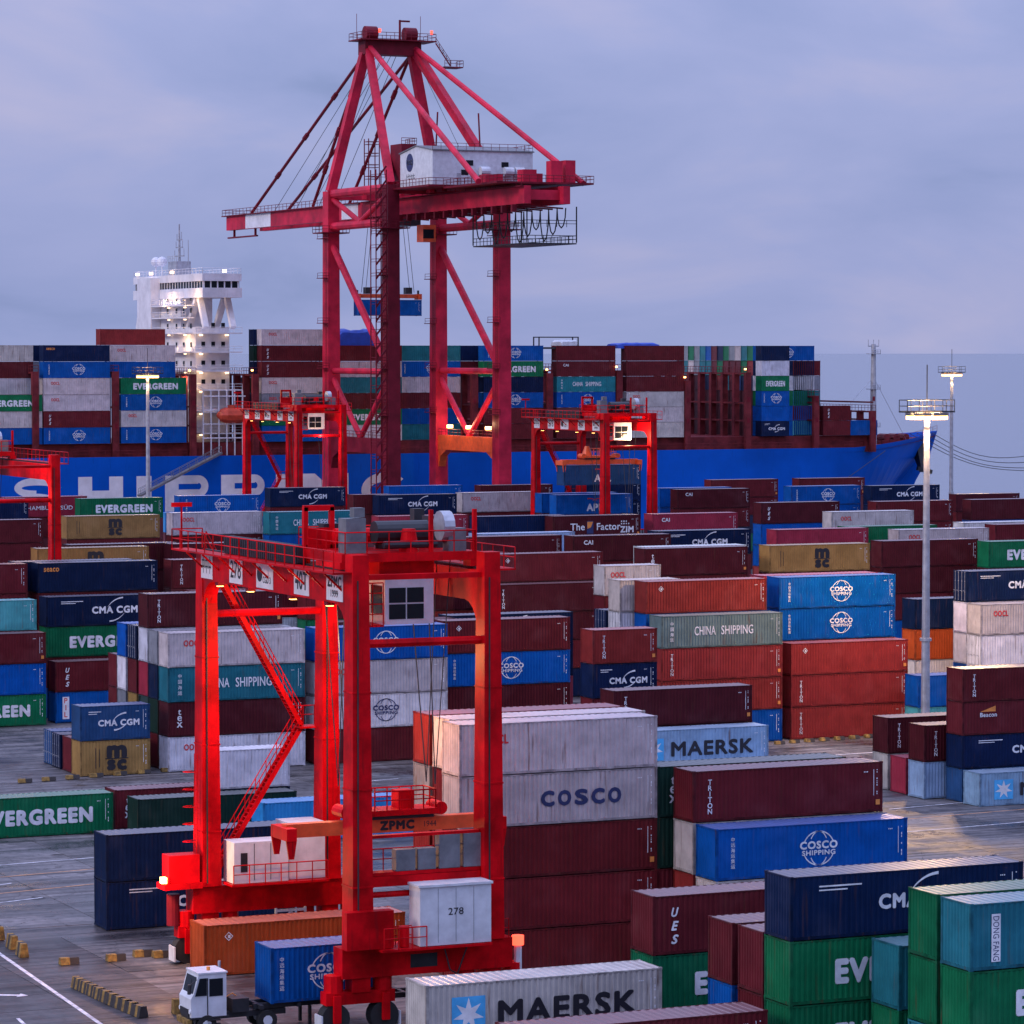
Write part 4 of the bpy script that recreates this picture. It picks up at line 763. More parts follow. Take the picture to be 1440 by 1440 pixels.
am = MB(); am.box(AX0 - 2.4, AX1 + 3.4, AY - 3, AY + 3, ZA + 1.25, ZA + 1.45); am.rail([(AX0 - 2.3, AY - 2.9, ZA + 1.45), (AX1 + 3.3, AY - 2.9, ZA + 1.45), (AX1 + 3.3, AY + 2.9, ZA + 1.45), (AX0 - 2.3, AY + 2.9, ZA + 1.45), (AX0 - 2.3, AY - 2.9, ZA + 1.45)], 1.2, .05, 1.6); cp_(am, 'apex_platform', M_stsd, apx)
for X in (AX0 + .6, AX1 - .6): sh = MB(); sh.tube((X - 1.1, AY, ZA + 2.6), (X + 1.1, AY, ZA + 2.6), 1.3, 14); cp_(sh, 'sheave', M_stsd, apx)
ad = MB(); ad.tube((XC - 1.5, AY, ZA + 1.4), (XC - 1.5, AY, ZA + 5.2), .2, 6); ad.beam((XC - 1.5, AY, ZA + 5), (XC + .4, AY, ZA + 5), .3, .3)
for X in (AX0 - 2, AX1 + 1.5): cp_(MB().tube((X, AY, ZA + 1.4), (X, AY, ZA + 6), .05, 4), 'antenna', M_stsd, apx)
cp_(ad, 'davit', M_stsd, apx)
for X in (AX0 + 1.4, AX1 + 2.6): cp_(MB().tube((X, AY - 2.5, ZA + 2.6), (X, AY - 2.5, ZA + 3.3), .25, 8), 'aircraft_light', M_beacon, apx)
sr = MB(); pts = [(AX1 + 3.2, AY - 3, ZA + 1), (AX1 + 5.6, AY - 4, ZA - 3)]; sr.beam(pts[0], pts[1], .9, .2); sr.rail(pts, 1, .05, 1); sr.box(AX1 + 4, AX1 + 7.6, AY - 5.2, AY - 2, ZA - 3.4, ZA - 3.2); sr.rail([(AX1 + 4, AY - 5.2, ZA - 3.2), (AX1 + 7.6, AY - 5.2, ZA - 3.2), (AX1 + 7.6, AY - 2, ZA - 3.2)], 1.1, .05, 1.2); cp_(sr, 'apex_stair', M_stsd, apx)
# machinery house
HX0, HX1, HY0, HY1 = 232.2, 250.6, 546.5, 560.6; hz0, hz1 = 62.9, 68.6
mh = MB(); mh.prism([(HY0, hz0), (HY1, hz0), (HY1, hz1), ((HY0 + HY1) / 2, hz1 + 1.0), (HY0, hz1)], 'x', HX0, HX1); house = cp_(mh, 'machinery_house', M_lgrey)
rf = MB(); rf.prism([(HY0 - .25, hz1), ((HY0 + HY1) / 2, hz1 + 1.03), ((HY0 + HY1) / 2, hz1 + 1.2), (HY0 - .25, hz1 + .2)], 'x', HX0 - .2, HX1 + .2); rf.prism([(HY1 + .25, hz1), (HY1 + .25, hz1 + .2), ((HY0 + HY1) / 2, hz1 + 1.2), ((HY0 + HY1) / 2, hz1 + 1.03)], 'x', HX0 - .2, HX1 + .2); cp_(rf, 'house_roof', M_grey, house)
rl_ = MB(); rl_.rail([(HX0, HY0, hz1 + .2), (HX1, HY0, hz1 + .2), (HX1, HY1, hz1 + .2)], 1.1, .04, 1.5); rl_.rail([(HX0 - 1.2, HY1, hz0), (HX0 - 1.2, HY0 - 1.2, hz0), (HX1, HY0 - 1.2, hz0)], 1.1, .05, 1.3); rl_.box(HX0 - 1.3, HX1, HY0 - 1.3, HY1 + .5, hz0 - .35, hz0 - .02); cp_(rl_, 'house_walkway', M_stsd, house)
dsk = MB(); dsk.tube((HX0 - .03, 556.4, 67.0), (HX0 - .005, 556.4, 67.0), 1.55, 24); cp_(dsk, 'round_logo', M_navyp, house)
fl = Flat(); fl.text('SPG', 0, 0, .8, 2.2, .04, 0, 'c'); a_ = MB()
a_.add([(HX0 - .05, 556.4 - v[0], 66.6 + v[2]) for v in fl.mb.v], fl.mb.f)
fl = Flat(); fl.text('ト七七七', 0, 0, .9, 3.6, .02, 0, 'c'); a2 = MB(); a2.add([(HX0 - .02, 556.0 - v[0], 64.2 + v[2]) for v in fl.mb.v], fl.mb.f)
cp_(a_, 'logo_lettering', M_white, house); cp_(a2, 'house_lettering', M_navyp, house)
for x, z in ((5.2, 64.6), (6.1, 66.2), (12.6, 66.0)): cp_(MB().box(HX0 + x, HX0 + x + 1.3, HY0 - .05, HY0 - .005, z, z + .9), 'window', M_glass, house)
for x in (9.2, 13.6, 15.6): cp_(MB().tube((HX0 + x - .8, HY0 - .7, 65.3), (HX0 + x + .8, HY0 - .7, 65.3), .75, 12), 'fan_unit', M_lgrey, house)
cp_(MB().box(HX0 + 4.4, HX0 + 5.2, HY0 - .06, HY0 - .005, hz0, hz0 + 2), 'door', M_galv, house)
# backreach gear
bx_ = MB(); bx_.box(XL + 2.5, XR - 1, 523, 545, 62.2, 62.5); bx_.rail([(XL + 2.5, 545, 62.5), (XL + 2.5, 523, 62.5), (XR - 1, 523, 62.5), (XR - 1, 540, 62.5)], 1.1, .05, 1.4); pf = cp_(bx_, 'backreach_platform', M_stsd)
for x, y, z, s_ in ((240, 540, 64.4, 1.5), (246.5, 538, 64.6, 1.4), (242, 530, 64.8, 1.2), (246, 528, 66.2, 1.0), (249, 529, 66.4, .9), (249.4, 533, 64, 1.2), (237.5, 535, 64, 1.2)): cp_(MB().box(x - s_, x + s_, y - s_, y + s_, 62.5, z), 'winch_housing', M_sts, pf)
ex = MB(); ex.box(XL + 1.6, XL + 4.4, 561, 566, 64, 70.5); ex.rail([(XL + 1.6, 561, 70.5), (XL + 4.4, 561, 70.5), (XL + 4.4, 566, 70.5)], 1, .05, 1); cp_(ex, 'elevator_tower', M_stsd)
tw = MB()
for X in (XL + .4, XL + 2.4):
    for Y in (573, 575): tw.tube((X, Y, 63.5), (X, Y, 72), .1, 5)
for z in (65.5, 67.5, 69.5, 71.5): tw.rail([(XL + .4, 573, z - 1), (XL + 2.4, 573, z - 1), (XL + 2.4, 575, z - 1), (XL + .4, 575, z - 1), (XL + .4, 573, z - 1)], 1, .05, 2); 
cp_(tw, 'stair_tower', M_stsd)
et = MB()
for X in (XL - 3.2, XL - 1.3):
    for Y in (YL - 1.2, YL + 1.2): et.tube((X, Y, 8), (X, Y, 66), .11, 5)
for k in range(24):
    z = 9 + k * 2.4; et.rail([(XL - 3.2, YL + 1.2, z), (XL - 3.2, YL - 1.2, z), (XL - 1.3, YL - 1.2, z)], 1.0, .05, 2.4); et.beam((XL - 3.2, YL - 1.2, z), (XL - 1.3, YL - 1.2, z + 2.4), .12, .3)
cp_(et, 'stair_shaft', M_stsd)
for k, (y, w_, h_) in enumerate(((552, 1.2, 1.6), (557, .8, 2.6), (566, 1.4, 1.4), (570, .7, 2.0), (580, 1.0, 1.5), (586, 1.2, 2.4))): cp_(MB().box(XA - 2.2, XA - 1.35, y - w_, y + w_, 62, 62 + h_), 'girder_cabinet', M_sts if k % 2 else M_stsd)
ut = MB()
for y in range(524, 592, 4): ut.beam((XA - .7, y, 58.8), (XC + .7, y, 58.3), .25, .25); ut.box(XA - 1.5, XA - .7, y - .3, y + .3, 57.6, 58.8)
cp_(ut, 'underslung_brackets', M_stsd)
for X in (XL, XR):
    for Y in (YW, YL):
        m_ = MB(); m_.box(X - 2.6, X + 2.6, Y - 2.4, Y + 2.4, 56.0, 56.2); m_.rail([(X - 2.6, Y - 2.4, 56.2), (X + 2.6, Y - 2.4, 56.2), (X + 2.6, Y + 2.4, 56.2), (X - 2.6, Y + 2.4, 56.2), (X - 2.6, Y - 2.4, 56.2)], 1.1, .05, 1.3); cp_(m_, 'leg_platform', M_stsd)
fe = MB()
for k in range(11):
    y0 = 524 + k * 3.3; fe.path([(XC + 1.2, y0 + 1.65 - 1.65 * math.cos(i * math.pi / 6), 58.4 - (3.2 + (k % 3)) * math.sin(i * math.pi / 6)) for i in range(7)], .11, 5)
cp_(fe, 'festoon_cable', M_dark)
cg = MB()
for X in (XC - 3, XC + 6):
    for Y in (530, 552): cg.tube((X, Y, 53.0), (X, Y, 58.9), .12, 5)
cg.box(XC - 3, XC + 6, 530, 552, 52.7, 52.9); cg.rail([(XC - 3, 552, 52.9), (XC - 3, 530, 52.9), (XC + 6, 530, 52.9), (XC + 6, 552, 52.9)], 1.2, .06, 1.4); cg.rail([(XC - 3, 552, 55.5), (XC - 3, 530, 55.5), (XC + 6, 530, 55.5)], 1.1, .06, 1.6); cp_(cg, 'maintenance_cage', M_dark)
tr = MB(); tr.box(XA - .4, XC + .4, 583, 592, 57.4, 58.6); tr.box(XA + 1, XC - 1, 585, 590, 58.7, 60.5); trl = cp_(tr, 'trolley', M_dark)
cp_(MB().box(XC - 1.2, XC + 1.2, 578, 581, 54.4, 57.4), 'operator_cab', M_orange, trl); cp_(MB().box(XC - 1.25, XC + .8, 577.95, 577.99, 55, 56.6), 'cab_window', M_glass, trl)
rp = MB()
for X in (236.8, 246.2):
    for Y in (588, 590): rp.tube((X, Y, 45.6), ((X - 241.5) * .7 + 241.5, Y, 58.4), .05, 4)
cp_(rp, 'hoist_rope', M_cable)
for y in (567, 575.5, 584): o = cp_(MB().box(XR - .8, XR + .1, y - .35, y + .35, 21.3, 21.9), 'flood_lamp', M_lamp)
def point(loc, W, col=(1, .62, .32), r=.4, name='lamp_light'):
    d_ = bpy.data.lights.new(name, 'POINT'); d_.energy = W; d_.color = col; d_.shadow_soft_size = r; o = bpy.data.objects.new(name, d_); COL.objects.link(o); o.location = loc; return o
for y in (567, 575.5, 584): point((XR - 1.3, y - .6, 22.3), 900)
s2 = thing('crane_spreader', (241.5, 589, 44.6), 'orange spreader hung from the quay crane holding a blue container', 'spreader')
MB().box(-6, 6, -.55, .55, 0, .7).build('main_beam', M_orange, s2)
for x in (-5.9, 5.9): MB().box(x - .25, x + .25, -1.2, 1.2, -.25, .75).build('end_beam', M_orange, s2); MB().box(x - .15, x + .15, -.15, .15, .75, 1.4).build('guide_post', M_dark, s2)
for x in (-3.9, 3.9): MB().box(x - .6, x + .6, -.6, .6, .75, 1.9).build('sheave_block', M_dark, s2)
container(241.5 - 6.096, 587.8, 41.4, 'bl', None, 40, 'lone blue container hanging in the air from the quay crane', None)
# ------------------------------------------------------------------ rubber-tyred gantry cranes
def rtg(cx, cy, label, Hg=22.0, signs=True, wx=3.68, sy=11.6, trolley_y=-6.6, rope_z=12.0, stairs=True):
    r_ = thing('gantry_crane', (cx, cy, 0), label, 'crane', 'red yard gantry cranes')
    P = lambda mb, name, m=M_rtg, parent=None: mb.build(name, m, parent or r_)
    zt_ = Hg + 1.6
    for sx in (-1, 1):
        for s_ in (-1, 1):
            P(MB().taper((sx * wx, s_ * sy, 4.4), .58, .78, (sx * wx, s_ * sy, zt_ + (1.0 if s_ < 0 else 0)), .44, .52), 'leg')
            bo = MB(); bo.box(sx * wx - 1.9, sx * wx + 1.9, s_ * sy - .42, s_ * sy + .42, 1.5, 2.15); bo.box(sx * wx - .5, sx * wx + .5, s_ * sy - .5, s_ * sy + .5, 2.1, 2.85)
            for q in (-1.35, 1.35): bo.box(sx * wx + q - .2, sx * wx + q + .2, s_ * sy - .62, s_ * sy - .44, .6, 2.0); bo.tube((sx * wx + q, s_ * sy, 2.1), (sx * wx + q, s_ * sy, 3.0), .5, 10)
            b_ = P(bo, 'bogie')
            for q in (-1.35, 1.35):
                w_ = P(MB().tube((sx * wx + q, s_ * sy - .36, .78), (sx * wx + q, s_ * sy + .36, .78), .78, 18), 'wheel', M_rubber, b_)
                g_ = MB(); g_.box(sx * wx + q * 1.6 - .04, sx * wx + q * 1.6 + .04, s_ * sy - .5, s_ * sy + .5, .15, 1.0); P(g_, 'wheel_guard', M_lgrey, b_)
    for s_ in (-1, 1):
        P(MB().box(-wx - 1.1, wx + 1.1, s_ * sy - .62, s_ * sy + .62, 2.85, 4.4), 'sill_beam'); P(MB().tube((-wx, s_ * sy, 20.0 * Hg / 22.0), (wx, s_ * sy, 20.0 * Hg / 22.0), .22, 8), 'tie_bar')
    for sx in (-1, 1):
        X = sx * wx; g_ = MB(); g_.box(X - .42, X + .42, -sy + .52, sy - .52, Hg, zt_)
        for s_ in (-1, 1):
            Yi = s_ * (sy - .52); g_.prism([(Yi, Hg)] + [(Yi - s_ * 1.7 * (1 - math.sin(R(a_))), Hg - 1.7 * (1 - math.cos(R(a_)))) for a_ in (0, 20, 40, 60, 80, 90)], 'x', X - .40, X + .40)
        P(g_, 'girder'); P(MB().box(X - .07, X + .07, -sy, sy, zt_ + .003, zt_ + .14), 'trolley_rail', M_dark)
    for s_ in (-1, 1): P(MB().box(-wx + .43, wx - .43, s_ * (sy - .1) - .3, s_ * (sy - .1) + .3, zt_ - .32, zt_ - .05), 'end_tie')
    X = -wx
    wk = MB(); wk.box(X - 1.5, X - .44, -sy - .4, sy + 1.8, zt_ + .02, zt_ + .12); wk.rail([(X - 1.45, -sy - .4, zt_ + .12), (X - 1.45, sy + 1.8, zt_ + .12), (X + .4, sy + 1.8, zt_ + .12)], 1.1, .035, 1.4)
    for q in range(9): wk.beam((X - .42, -sy + 1 + q * 2.7, zt_ - .9), (X - 1.4, -sy + 1 + q * 2.7, zt_), .1, .1)
    P(wk, 'walkway'); wk = MB(); wk.box(wx + .44, wx + 1.4, -sy - .4, sy + .6, zt_ + .02, zt_ + .12); wk.rail([(wx + 1.35, -sy - .4, zt_ + .12), (wx + 1.35, sy + .6, zt_ + .12)], 1.1, .035, 1.4); P(wk, 'walkway')
    ec = MB(); ec.box(X - .55, X - .12, -4.5, 7, zt_ + .2, zt_ + 1.0)
    for q in range(38): ec.box(X - .62, X - .05, -4.4 + q * .3, -4.2 + q * .3, zt_ + .15, zt_ + 1.12)
    P(ec, 'energy_chain', M_dark)
    ps = MB(); ps.tube((X - 1.0, sy + 1.4, zt_ + .1), (X - 1.0, sy + 1.4, zt_ + 2.6), .06, 5); ps.box(X - 1.6, X - .4, sy + 1.3, sy + 1.5, zt_ + 2.5, zt_ + 2.75); P(ps, 'marker_post')
    if signs:
        for yc, hw, tx in ((sy - 1.35, .95, '中中中'), (sy - 6.2, 1.05, '278'), (sy - 10.8, 1.3, None), (sy - 16.4, 1.1, '40T'), (sy - 21.2, 1.15, 'ZPMC')):
            s_ = P(MB().box(X - .46, X - .425, yc - hw, yc + hw, Hg + .12, zt_ - .05), 'sign_board', M_shipw)
            f_ = Flat()
            if tx == 'ZPMC': f_.text(tx, 0, .72, .55, 1.9, .06, 0, 'c'); f_.text('1999', 0, .2, .36, 1.0, .02, 0, 'c')
            elif tx: f_.text(tx, 0, .3, .95, hw * 1.6, .03 if tx == '40T' else .012, 0, 'c')
            else:
                f_.text('CGD 3', .35, .3, .36, 1.2, .02, 0, 'c')
                f_.poly([(-.75 + .42 * math.cos(k * math.pi / 8), .75 + .42 * math.sin(k * math.pi / 8)) for k in range(16)])
            P(MB().add([(X - .462 + v[1], yc - v[0], Hg + .12 + v[2]) for v in f_.mb.v], f_.mb.f), 'sign_lettering', M_black, s_)
    # trolley
    ty = trolley_y; tz = zt_ + .15
    t_ = MB(); t_.box(-wx - .2, wx + .2, ty - 3.4, ty + 3.4, tz + .35, tz + .8)
    for sx in (-1, 1):
        for q in (-2.9, 2.9): t_.box(sx * wx - .3, sx * wx + .3, ty + q - .5, ty + q + .5, tz, tz + .36)
    t_.rail([(-wx, ty - 3.35, tz + .8), (wx, ty - 3.35, tz + .8), (wx, ty + 3.35, tz + .8), (-wx, ty + 3.35, tz + .8), (-wx, ty - 3.35, tz + .8)], 1.1, .035, 1.2)
    tro = P(t_, 'trolley')
    P(MB().tube((-1.2, ty - 1.2, tz + 1.75), (1.8, ty - 1.2, tz + 1.75), .62, 16), 'hoist_drum', M_dark, tro); P(MB().tube((2.0, ty - 2.4, tz + 2.1), (2.6, ty - 2.4, tz + 2.1), .8, 16), 'hoist_motor', M_galv, tro)
    P(MB().box(-wx + .2, -wx + 1.3, ty - 3.0, ty - 1.9, tz + .8, tz + 2.6), 'control_cabinet', M_grey, tro); P(MB().box(2.3, 3.3, ty - 3.0, ty - 2.2, tz + .8, tz + 2.0), 'control_cabinet', M_grey, tro)
    P(MB().tube((0.2, ty - 2.6, tz + .8), (.2, ty - 2.6, tz + 2.0), .55, 10, 0, .35), 'gearbox', M_rtg, tro)
    pf = MB()
    for x in (-wx - .1, -wx + 1.4): pf.box(x - .12, x + .12, ty + 2.0, ty + 2.3, tz + .8, tz + 3.0)
    pf.box(-wx - .2, -wx + 1.5, ty + 2.0, ty + 2.3, tz + 2.8, tz + 3.1); pf.box(-wx, -wx + 1.3, ty + 2.1, ty + 2.2, tz + 1.0, tz + 1.9)
    for x in (1.2, wx): P(MB().box(x - .1, x + .1, ty - 3.3, ty - 3.1, tz + .8, tz + 3.0), 'frame_post', M_rtg, tro)
    pf.box(-wx - .1, -wx + 1.4, ty + 2.0, ty + 2.3, tz + .81, tz + 1.0)
    P(pf, 'trolley_frame', M_rtg, tro)
    # cab
    c0 = (-1.15, ty - 2.6); cz = Hg - 1.25
    cab = P(MB().box(c0[0], c0[0] + 2.75, c0[1], c0[1] + 2.3, cz, cz + 2.55), 'operator_cab', M_lgrey, tro)
    for q in (0, 1):
        for k in (0, 1): P(MB().box(c0[0] + .22 + q * 1.02, c0[0] + 1.16 + q * 1.02, c0[1] - .03, c0[1] - .004, cz + .28 + k * .86, cz + 1.06 + k * .86), 'cab_window', M_glass, cab)
    P(MB().box(c0[0] - .03, c0[0] - .004, c0[1] + .4, c0[1] + 1.9, cz + .5, cz + 2.0), 'cab_window', M_glass, cab)
    cf = MB(); cf.rail([(c0[0] - 1.3, c0[1] + 2.2, cz), (c0[0] - 1.3, c0[1], cz), (c0[0] - .1, c0[1], cz)], 1.1, .035, .5); cf.rail([(c0[0] - 1.3, c0[1], cz + 1.1), (c0[0] - .1, c0[1], cz + 1.1)], 1.1, .035, .6); cf.box(c0[0] - 1.35, c0[0] - .05, c0[1], c0[1] + 2.2, cz - .1, cz); P(cf, 'cab_landing', M_rtg, cab)
    P(MB().box(c0[0] - .2, c0[0] + 2.9, c0[1] + .3, c0[1] + 2, cz + 2.56, tz + .34), 'cab_hanger', M_rtg, cab)
    # stairs on the far side
    if stairs:
        Yf = sy + 1.25; zl = 13.2 * Hg / 22.0
        for i, (a_, b_) in enumerate((((-wx + .3, Yf, zt_), (wx - 1.2, Yf, zl)), ((wx - 1.2, Yf, zl), (-wx + .9, Yf, 5.0)))):
            a_, b_ = Vector(a_), Vector(b_); f_ = MB()
            for o_ in (-.35, .35): f_.beam(a_ + Vector((0, o_, 0)), b_ + Vector((0, o_, 0)), .06, .28); f_.rail([a_ + Vector((0, o_, .1)), b_ + Vector((0, o_, .1))], 1.0, .03, 1.1)
            f2 = P(f_, 'stair_flight'); n_ = int(abs(a_.z - b_.z) / .24); tm = MB()
            for k in range(n_): c_ = a_.lerp(b_, (k + .5) / n_); tm.box(c_.x - .14, c_.x + .14, c_.y - .34, c_.y + .34, c_.z - .02, c_.z + .02)
            P(tm, 'stair_treads', M_rtg, f2)
        ld = MB(); ld.box(wx - 1.5, wx + .6, Yf - .8, Yf + .5, zl - .1, zl); ld.rail([(wx - 1.5, Yf + .5, zl), (wx + .6, Yf + .5, zl), (wx + .6, Yf - .6, zl)], 1.1, .035, .7); P(ld, 'stair_landing')
    ld = MB(); ld.ladder((-wx - .85, sy - .2, 3.2), (-wx - .75, sy - .2, 12), (0, 1, 0), .5)
    for z in range(5, 12): ld.path([(-wx - .85 - .7 * math.sin(k * math.pi / 4), sy - .2 - .38 * math.cos(k * math.pi / 4), z) for k in range(5)], .025, 4)
    P(ld, 'caged_ladder')
    # machinery on the sills
    pl = MB(); pl.box(-wx + .7, wx - .7, sy - 2.2, sy - .64, 4.5, 4.62); pl.rail([(-wx + .8, sy - 2.2, 4.62), (wx - .8, sy - 2.2, 4.62)], 1.1, .035, .9); P(pl, 'sill_platform')
    e_ = P(MB().box(-wx + .9, -wx + 4.2, sy - 2.0, sy - .2, 4.65, 7.0), 'engine_house', M_lgrey); P(MB().box(-wx + 1.3, -wx + 1.7, sy - 2.04, sy - 2.004, 5.3, 6.4), 'vent', M_dark, e_)
    for q in (2.1, 3.1): P(MB().box(-wx + q, -wx + q + .04, sy - 2.03, sy - 2.003, 4.8, 6.9), 'door_seam', M_grey, e_)
    P(MB().box(-wx + 4.4, wx - .75, sy - 1.6, sy + .6, 4.65, 7.9), 'generator_house', M_lgrey)
    P(MB().box(-wx - 2.6, -wx - .75, sy - .8, sy + .4, 4.7, 6.3), 'cable_box'); P(MB().box(-wx - 2.9, -wx - .6, sy - .9, sy + .5, 4.35, 4.68), 'box_bracket')
    P(MB().box(-wx - 3.05, -wx - 2.75, sy - .9, sy - .5, 4.75, 5.1), 'flood_lamp', M_lamp)
    P(MB().tube((-wx - 2.1, sy, 2.2), (-wx - 2.1, sy, 4.0), .38, 12), 'cable_drum_post', M_stsd)
    pl = MB(); pl.box(-wx + .6, wx - .6, -sy - 1.9, -sy - .64, 4.3, 4.42); pl.rail([(-wx + .7, -sy - 1.9, 4.42), (wx - 4.3, -sy - 1.9, 4.42)], 1.1, .035, .7); pl.rail([(-wx + .6, -sy + .5, 8.2), (wx - .6, -sy + .5, 8.2)], 1.1, .035, 1.0); pl.box(-wx + .6, wx - .6, -sy - .3, -sy + .5, 8.0, 8.18); P(pl, 'sill_platform')
    P(MB().tube((-wx, -sy, 7.0), (wx, -sy, 7.0), .16, 8), 'tie_bar')
    e_ = P(MB().box(-wx + 2.75, wx - .62, -sy - 1.75, -sy - .3, 4.46, 7.5), 'electrical_house', M_lgrey); P(MB().box(-wx + 2.65, wx - .55, -sy - 1.85, -sy - .25, 7.5, 7.62), 'house_roof', M_lgrey, e_)
    for q in range(1, 4): P(MB().box(-wx + 2.75 + q * 1.0, -wx + 2.765 + q * 1.0, -sy - 1.765, -sy - 1.752, 4.6, 7.4), 'door_seam', M_grey, e_)
    f_ = Flat(); f_.text('278', -wx + 4.75, 6.0, .36, .85, .008, 0, 'c'); P(MB().add([(v[0], -sy - 1.76 + v[1], v[2]) for v in f_.mb.v], f_.mb.f), 'house_lettering', M_black, e_)
    for k, (x, h_, w_) in enumerate(((.15, 1.1, 1.2), (1.45, 1.1, 1.1), (2.7, 1.75, 1.3), (4.15, 1.75, 1.25))): P(MB().box(-wx + 1.9 + x * .95, -wx + 1.9 + x * .95 + w_ * .9, -sy - .25, -sy + .35, 8.2, 8.2 + h_), 'control_cabinet', M_grey)
    P(MB().box(-wx - 1.2, -wx + 1.4, -sy - 1.5, -sy - .82, 4.45, 6.4), 'cable_box')
    P(MB().box(-1.0, .5, -sy - .64, -sy - .622, 3.2, 3.9), 'inspection_opening', M_dark)
    for sx in (-1, 1):                                             # flanges, conduits and cable runs on the legs
        for s_ in (-1, 1):
            for z in (7.5, 12.5, 17.5):
                k = (z - 4.4) / (zt_ - 4.4); a_, b_ = .58 - .14 * k + .035, .78 - .26 * k + .035; P(MB().box(sx * wx - a_, sx * wx + a_, s_ * sy - b_, s_ * sy + b_, z, z + .09), 'leg_flange', M_rtg)
            P(MB().path([(sx * wx - .30, s_ * sy - .86, 4.6), (sx * wx - .26, s_ * sy - .74, 12), (sx * wx - .2, s_ * sy - .62, zt_ - .3)], .045, 5), 'cable_run', M_dark)
    for x, y, z, a_, b_, h_ in ((-2.2, 2.6, .8, .5, .4, 1.3), (-.6, 2.4, .8, .7, .5, .9), (1.6, 1.4, .8, .8, .6, 1.2), (2.9, .6, .8, .35, .6, 1.7), (-1.9, -.2, .8, .45, .6, 1.0), (.4, .6, .8, .6, .5, .7), (-2.7, -2.6, 2.65, .3, .3, .5), (2.9, 2.7, .8, .3, .3, 2.0)):
        P(MB().box(x - a_, x + a_, ty + y - b_, ty + y + b_, tz + z, tz + z + h_), 'trolley_machine', (M_rtg, M_dark, M_grey)[int(abs(x * 7 + y * 3)) % 3], tro)
    P(MB().tube((-2.6, ty + .9, tz + 1.5), (2.2, ty + .9, tz + 1.5), .42, 12), 'drive_shaft', M_rtg, tro); P(MB().tube((-1.4, ty - 3.0, tz + 1.2), (1.6, ty - 3.0, tz + 1.2), .2, 8), 'brake_rod', M_dark, tro)
    P(MB().box(-wx + .6, wx - .6, -sy - .32, -sy + .52, 7.45, 7.98), 'platform_beam'); P(MB().box(-wx + .6, wx - .6, -sy - .2, -sy + .2, 9.95, 10.1), 'upper_rail')
    for x in (-1.6, -.5, .7): P(MB().tube((x, -sy - 1.2, 4.45), (x, -sy - 1.2, 5.5), .28, 10), 'air_tank', M_rtg)
    wb = MB()
    for x in (.2, 2.0): wb.beam((x, sy - .8, 2.9), (x, sy - .8, 1.3), .12, .12)
    wb.beam((.2, sy - .8, 2.75), (2.0, sy - .8, 2.75), .14, .14); wb.beam((.2, sy - .8, 1.5), (1.1, sy - .8, 2.7), .1, .1); wb.beam((2.0, sy - .8, 1.5), (1.1, sy - .8, 2.7), .1, .1); P(wb, 'white_trestle', M_lgrey)
    P(MB().rail([(-wx - .9, -sy - .6, 4.4), (wx + .9, -sy - .6, 4.4)], 1.0, .03, .9), 'sill_railing'); P(MB().path([(.8, -sy - .7, 4.4), (1.1, -sy - .9, 3.0), (1.6, -sy - .7, 2.7), (2.2, -sy - .75, 4.3)], .04, 5), 'hanging_cable', M_dark)
    be = P(MB().tube((wx + 1.6, -sy - .2, 2.4), (wx + 1.6, -sy - .2, 3.9), .22, 8), 'beacon_post', M_lgrey); P(MB().tube((wx + 1.6, -sy - .2, 3.9), (wx + 1.6, -sy - .2, 4.4), .32, 10), 'beacon', M_beacon, be)
    for q in (-8, -2.6, 4, 9):
        fl_ = P(MB().box(-wx - .32, -wx + .12, q - .24, q + .24, Hg - .22, Hg - .02), 'flood_lamp', M_stsd); P(MB().box(-wx - .25, -wx + .05, q - .18, q + .18, Hg - .27, Hg - .225), 'lamp_glass', M_lamp, fl_)
    rp = MB()
    for x in (-2.2, 2.2):
        for q in (-.6, .6): rp.tube((x * 1.15, ty + q, rope_z), (x * .8, ty + q * 2.2, tz + .4), .035, 4); rp.tube((x * 1.15, ty + q, rope_z), (x * 1.5, ty + q * 1.5, tz + .4), .03, 4)
    P(rp, 'hoist_rope', M_cable)
    return r_
def spreader(cx, cy, z, label, text=True, m=M_rtg):
    s_ = thing('crane_spreader', (cx, cy, z), label, 'spreader')
    P = lambda mb, name, mm_=m, parent=None: mb.build(name, mm_, parent or s_)
    b_ = P(MB().box(-6.0, 6.0, -.32, .32, 0, .72), 'main_beam', M_orange);  # warm lamplight on the foreground bar is put into this orange
    if text:
        f_ = Flat(); f_.text('ZPMC', .3, .16, .42, 1.9, .09, 0, 'c'); f_.text('1944', 2.2, .2, .3, .7, .0, 0, 'c'); P(MB().add([(v[0], -.32 + v[1], v[2]) for v in f_.mb.v], f_.mb.f), 'beam_lettering', M_black, b_)
    for x in (-6.0, 6.0):
        P(MB().box(x - .28, x + .28, -1.2, 1.2, -.05, .6), 'end_beam')
        for y in (-1.1, 1.1): P(MB().prism([(x - .3, .0), (x + .3, 0), (x + .14, -1.0), (x - .14, -1.0)], 'y', y - .06, y + .06), 'guide_flap')
    P(MB().box(-2.6, 2.4, -.9, .9, .95, 1.25), 'head_block'); P(MB().box(-2.3, 2.3, -.6, .6, .74, .94), 'head_frame', M_dark)
    hb = MB(); hb.rail([(-1.2, -.85, 1.25), (2.3, -.85, 1.25), (2.3, .85, 1.25), (-1.2, .85, 1.25)], 1.0, .04, .7); P(hb, 'head_railing')
    P(MB().tube((-1.9, 0, 1.25), (-1.9, 0, 2.6), .8, 10, 0, .32), 'cable_basket'); P(MB().box(.3, 1.2, -.5, .5, 1.25, 2.2), 'control_box')
    for x in (-2.7, 2.7): P(MB().tube((x, -.7, 1.2), (x, .7, 1.2), .35, 12), 'sheave')
    return s_
RX, RY = 71.0, 180.0
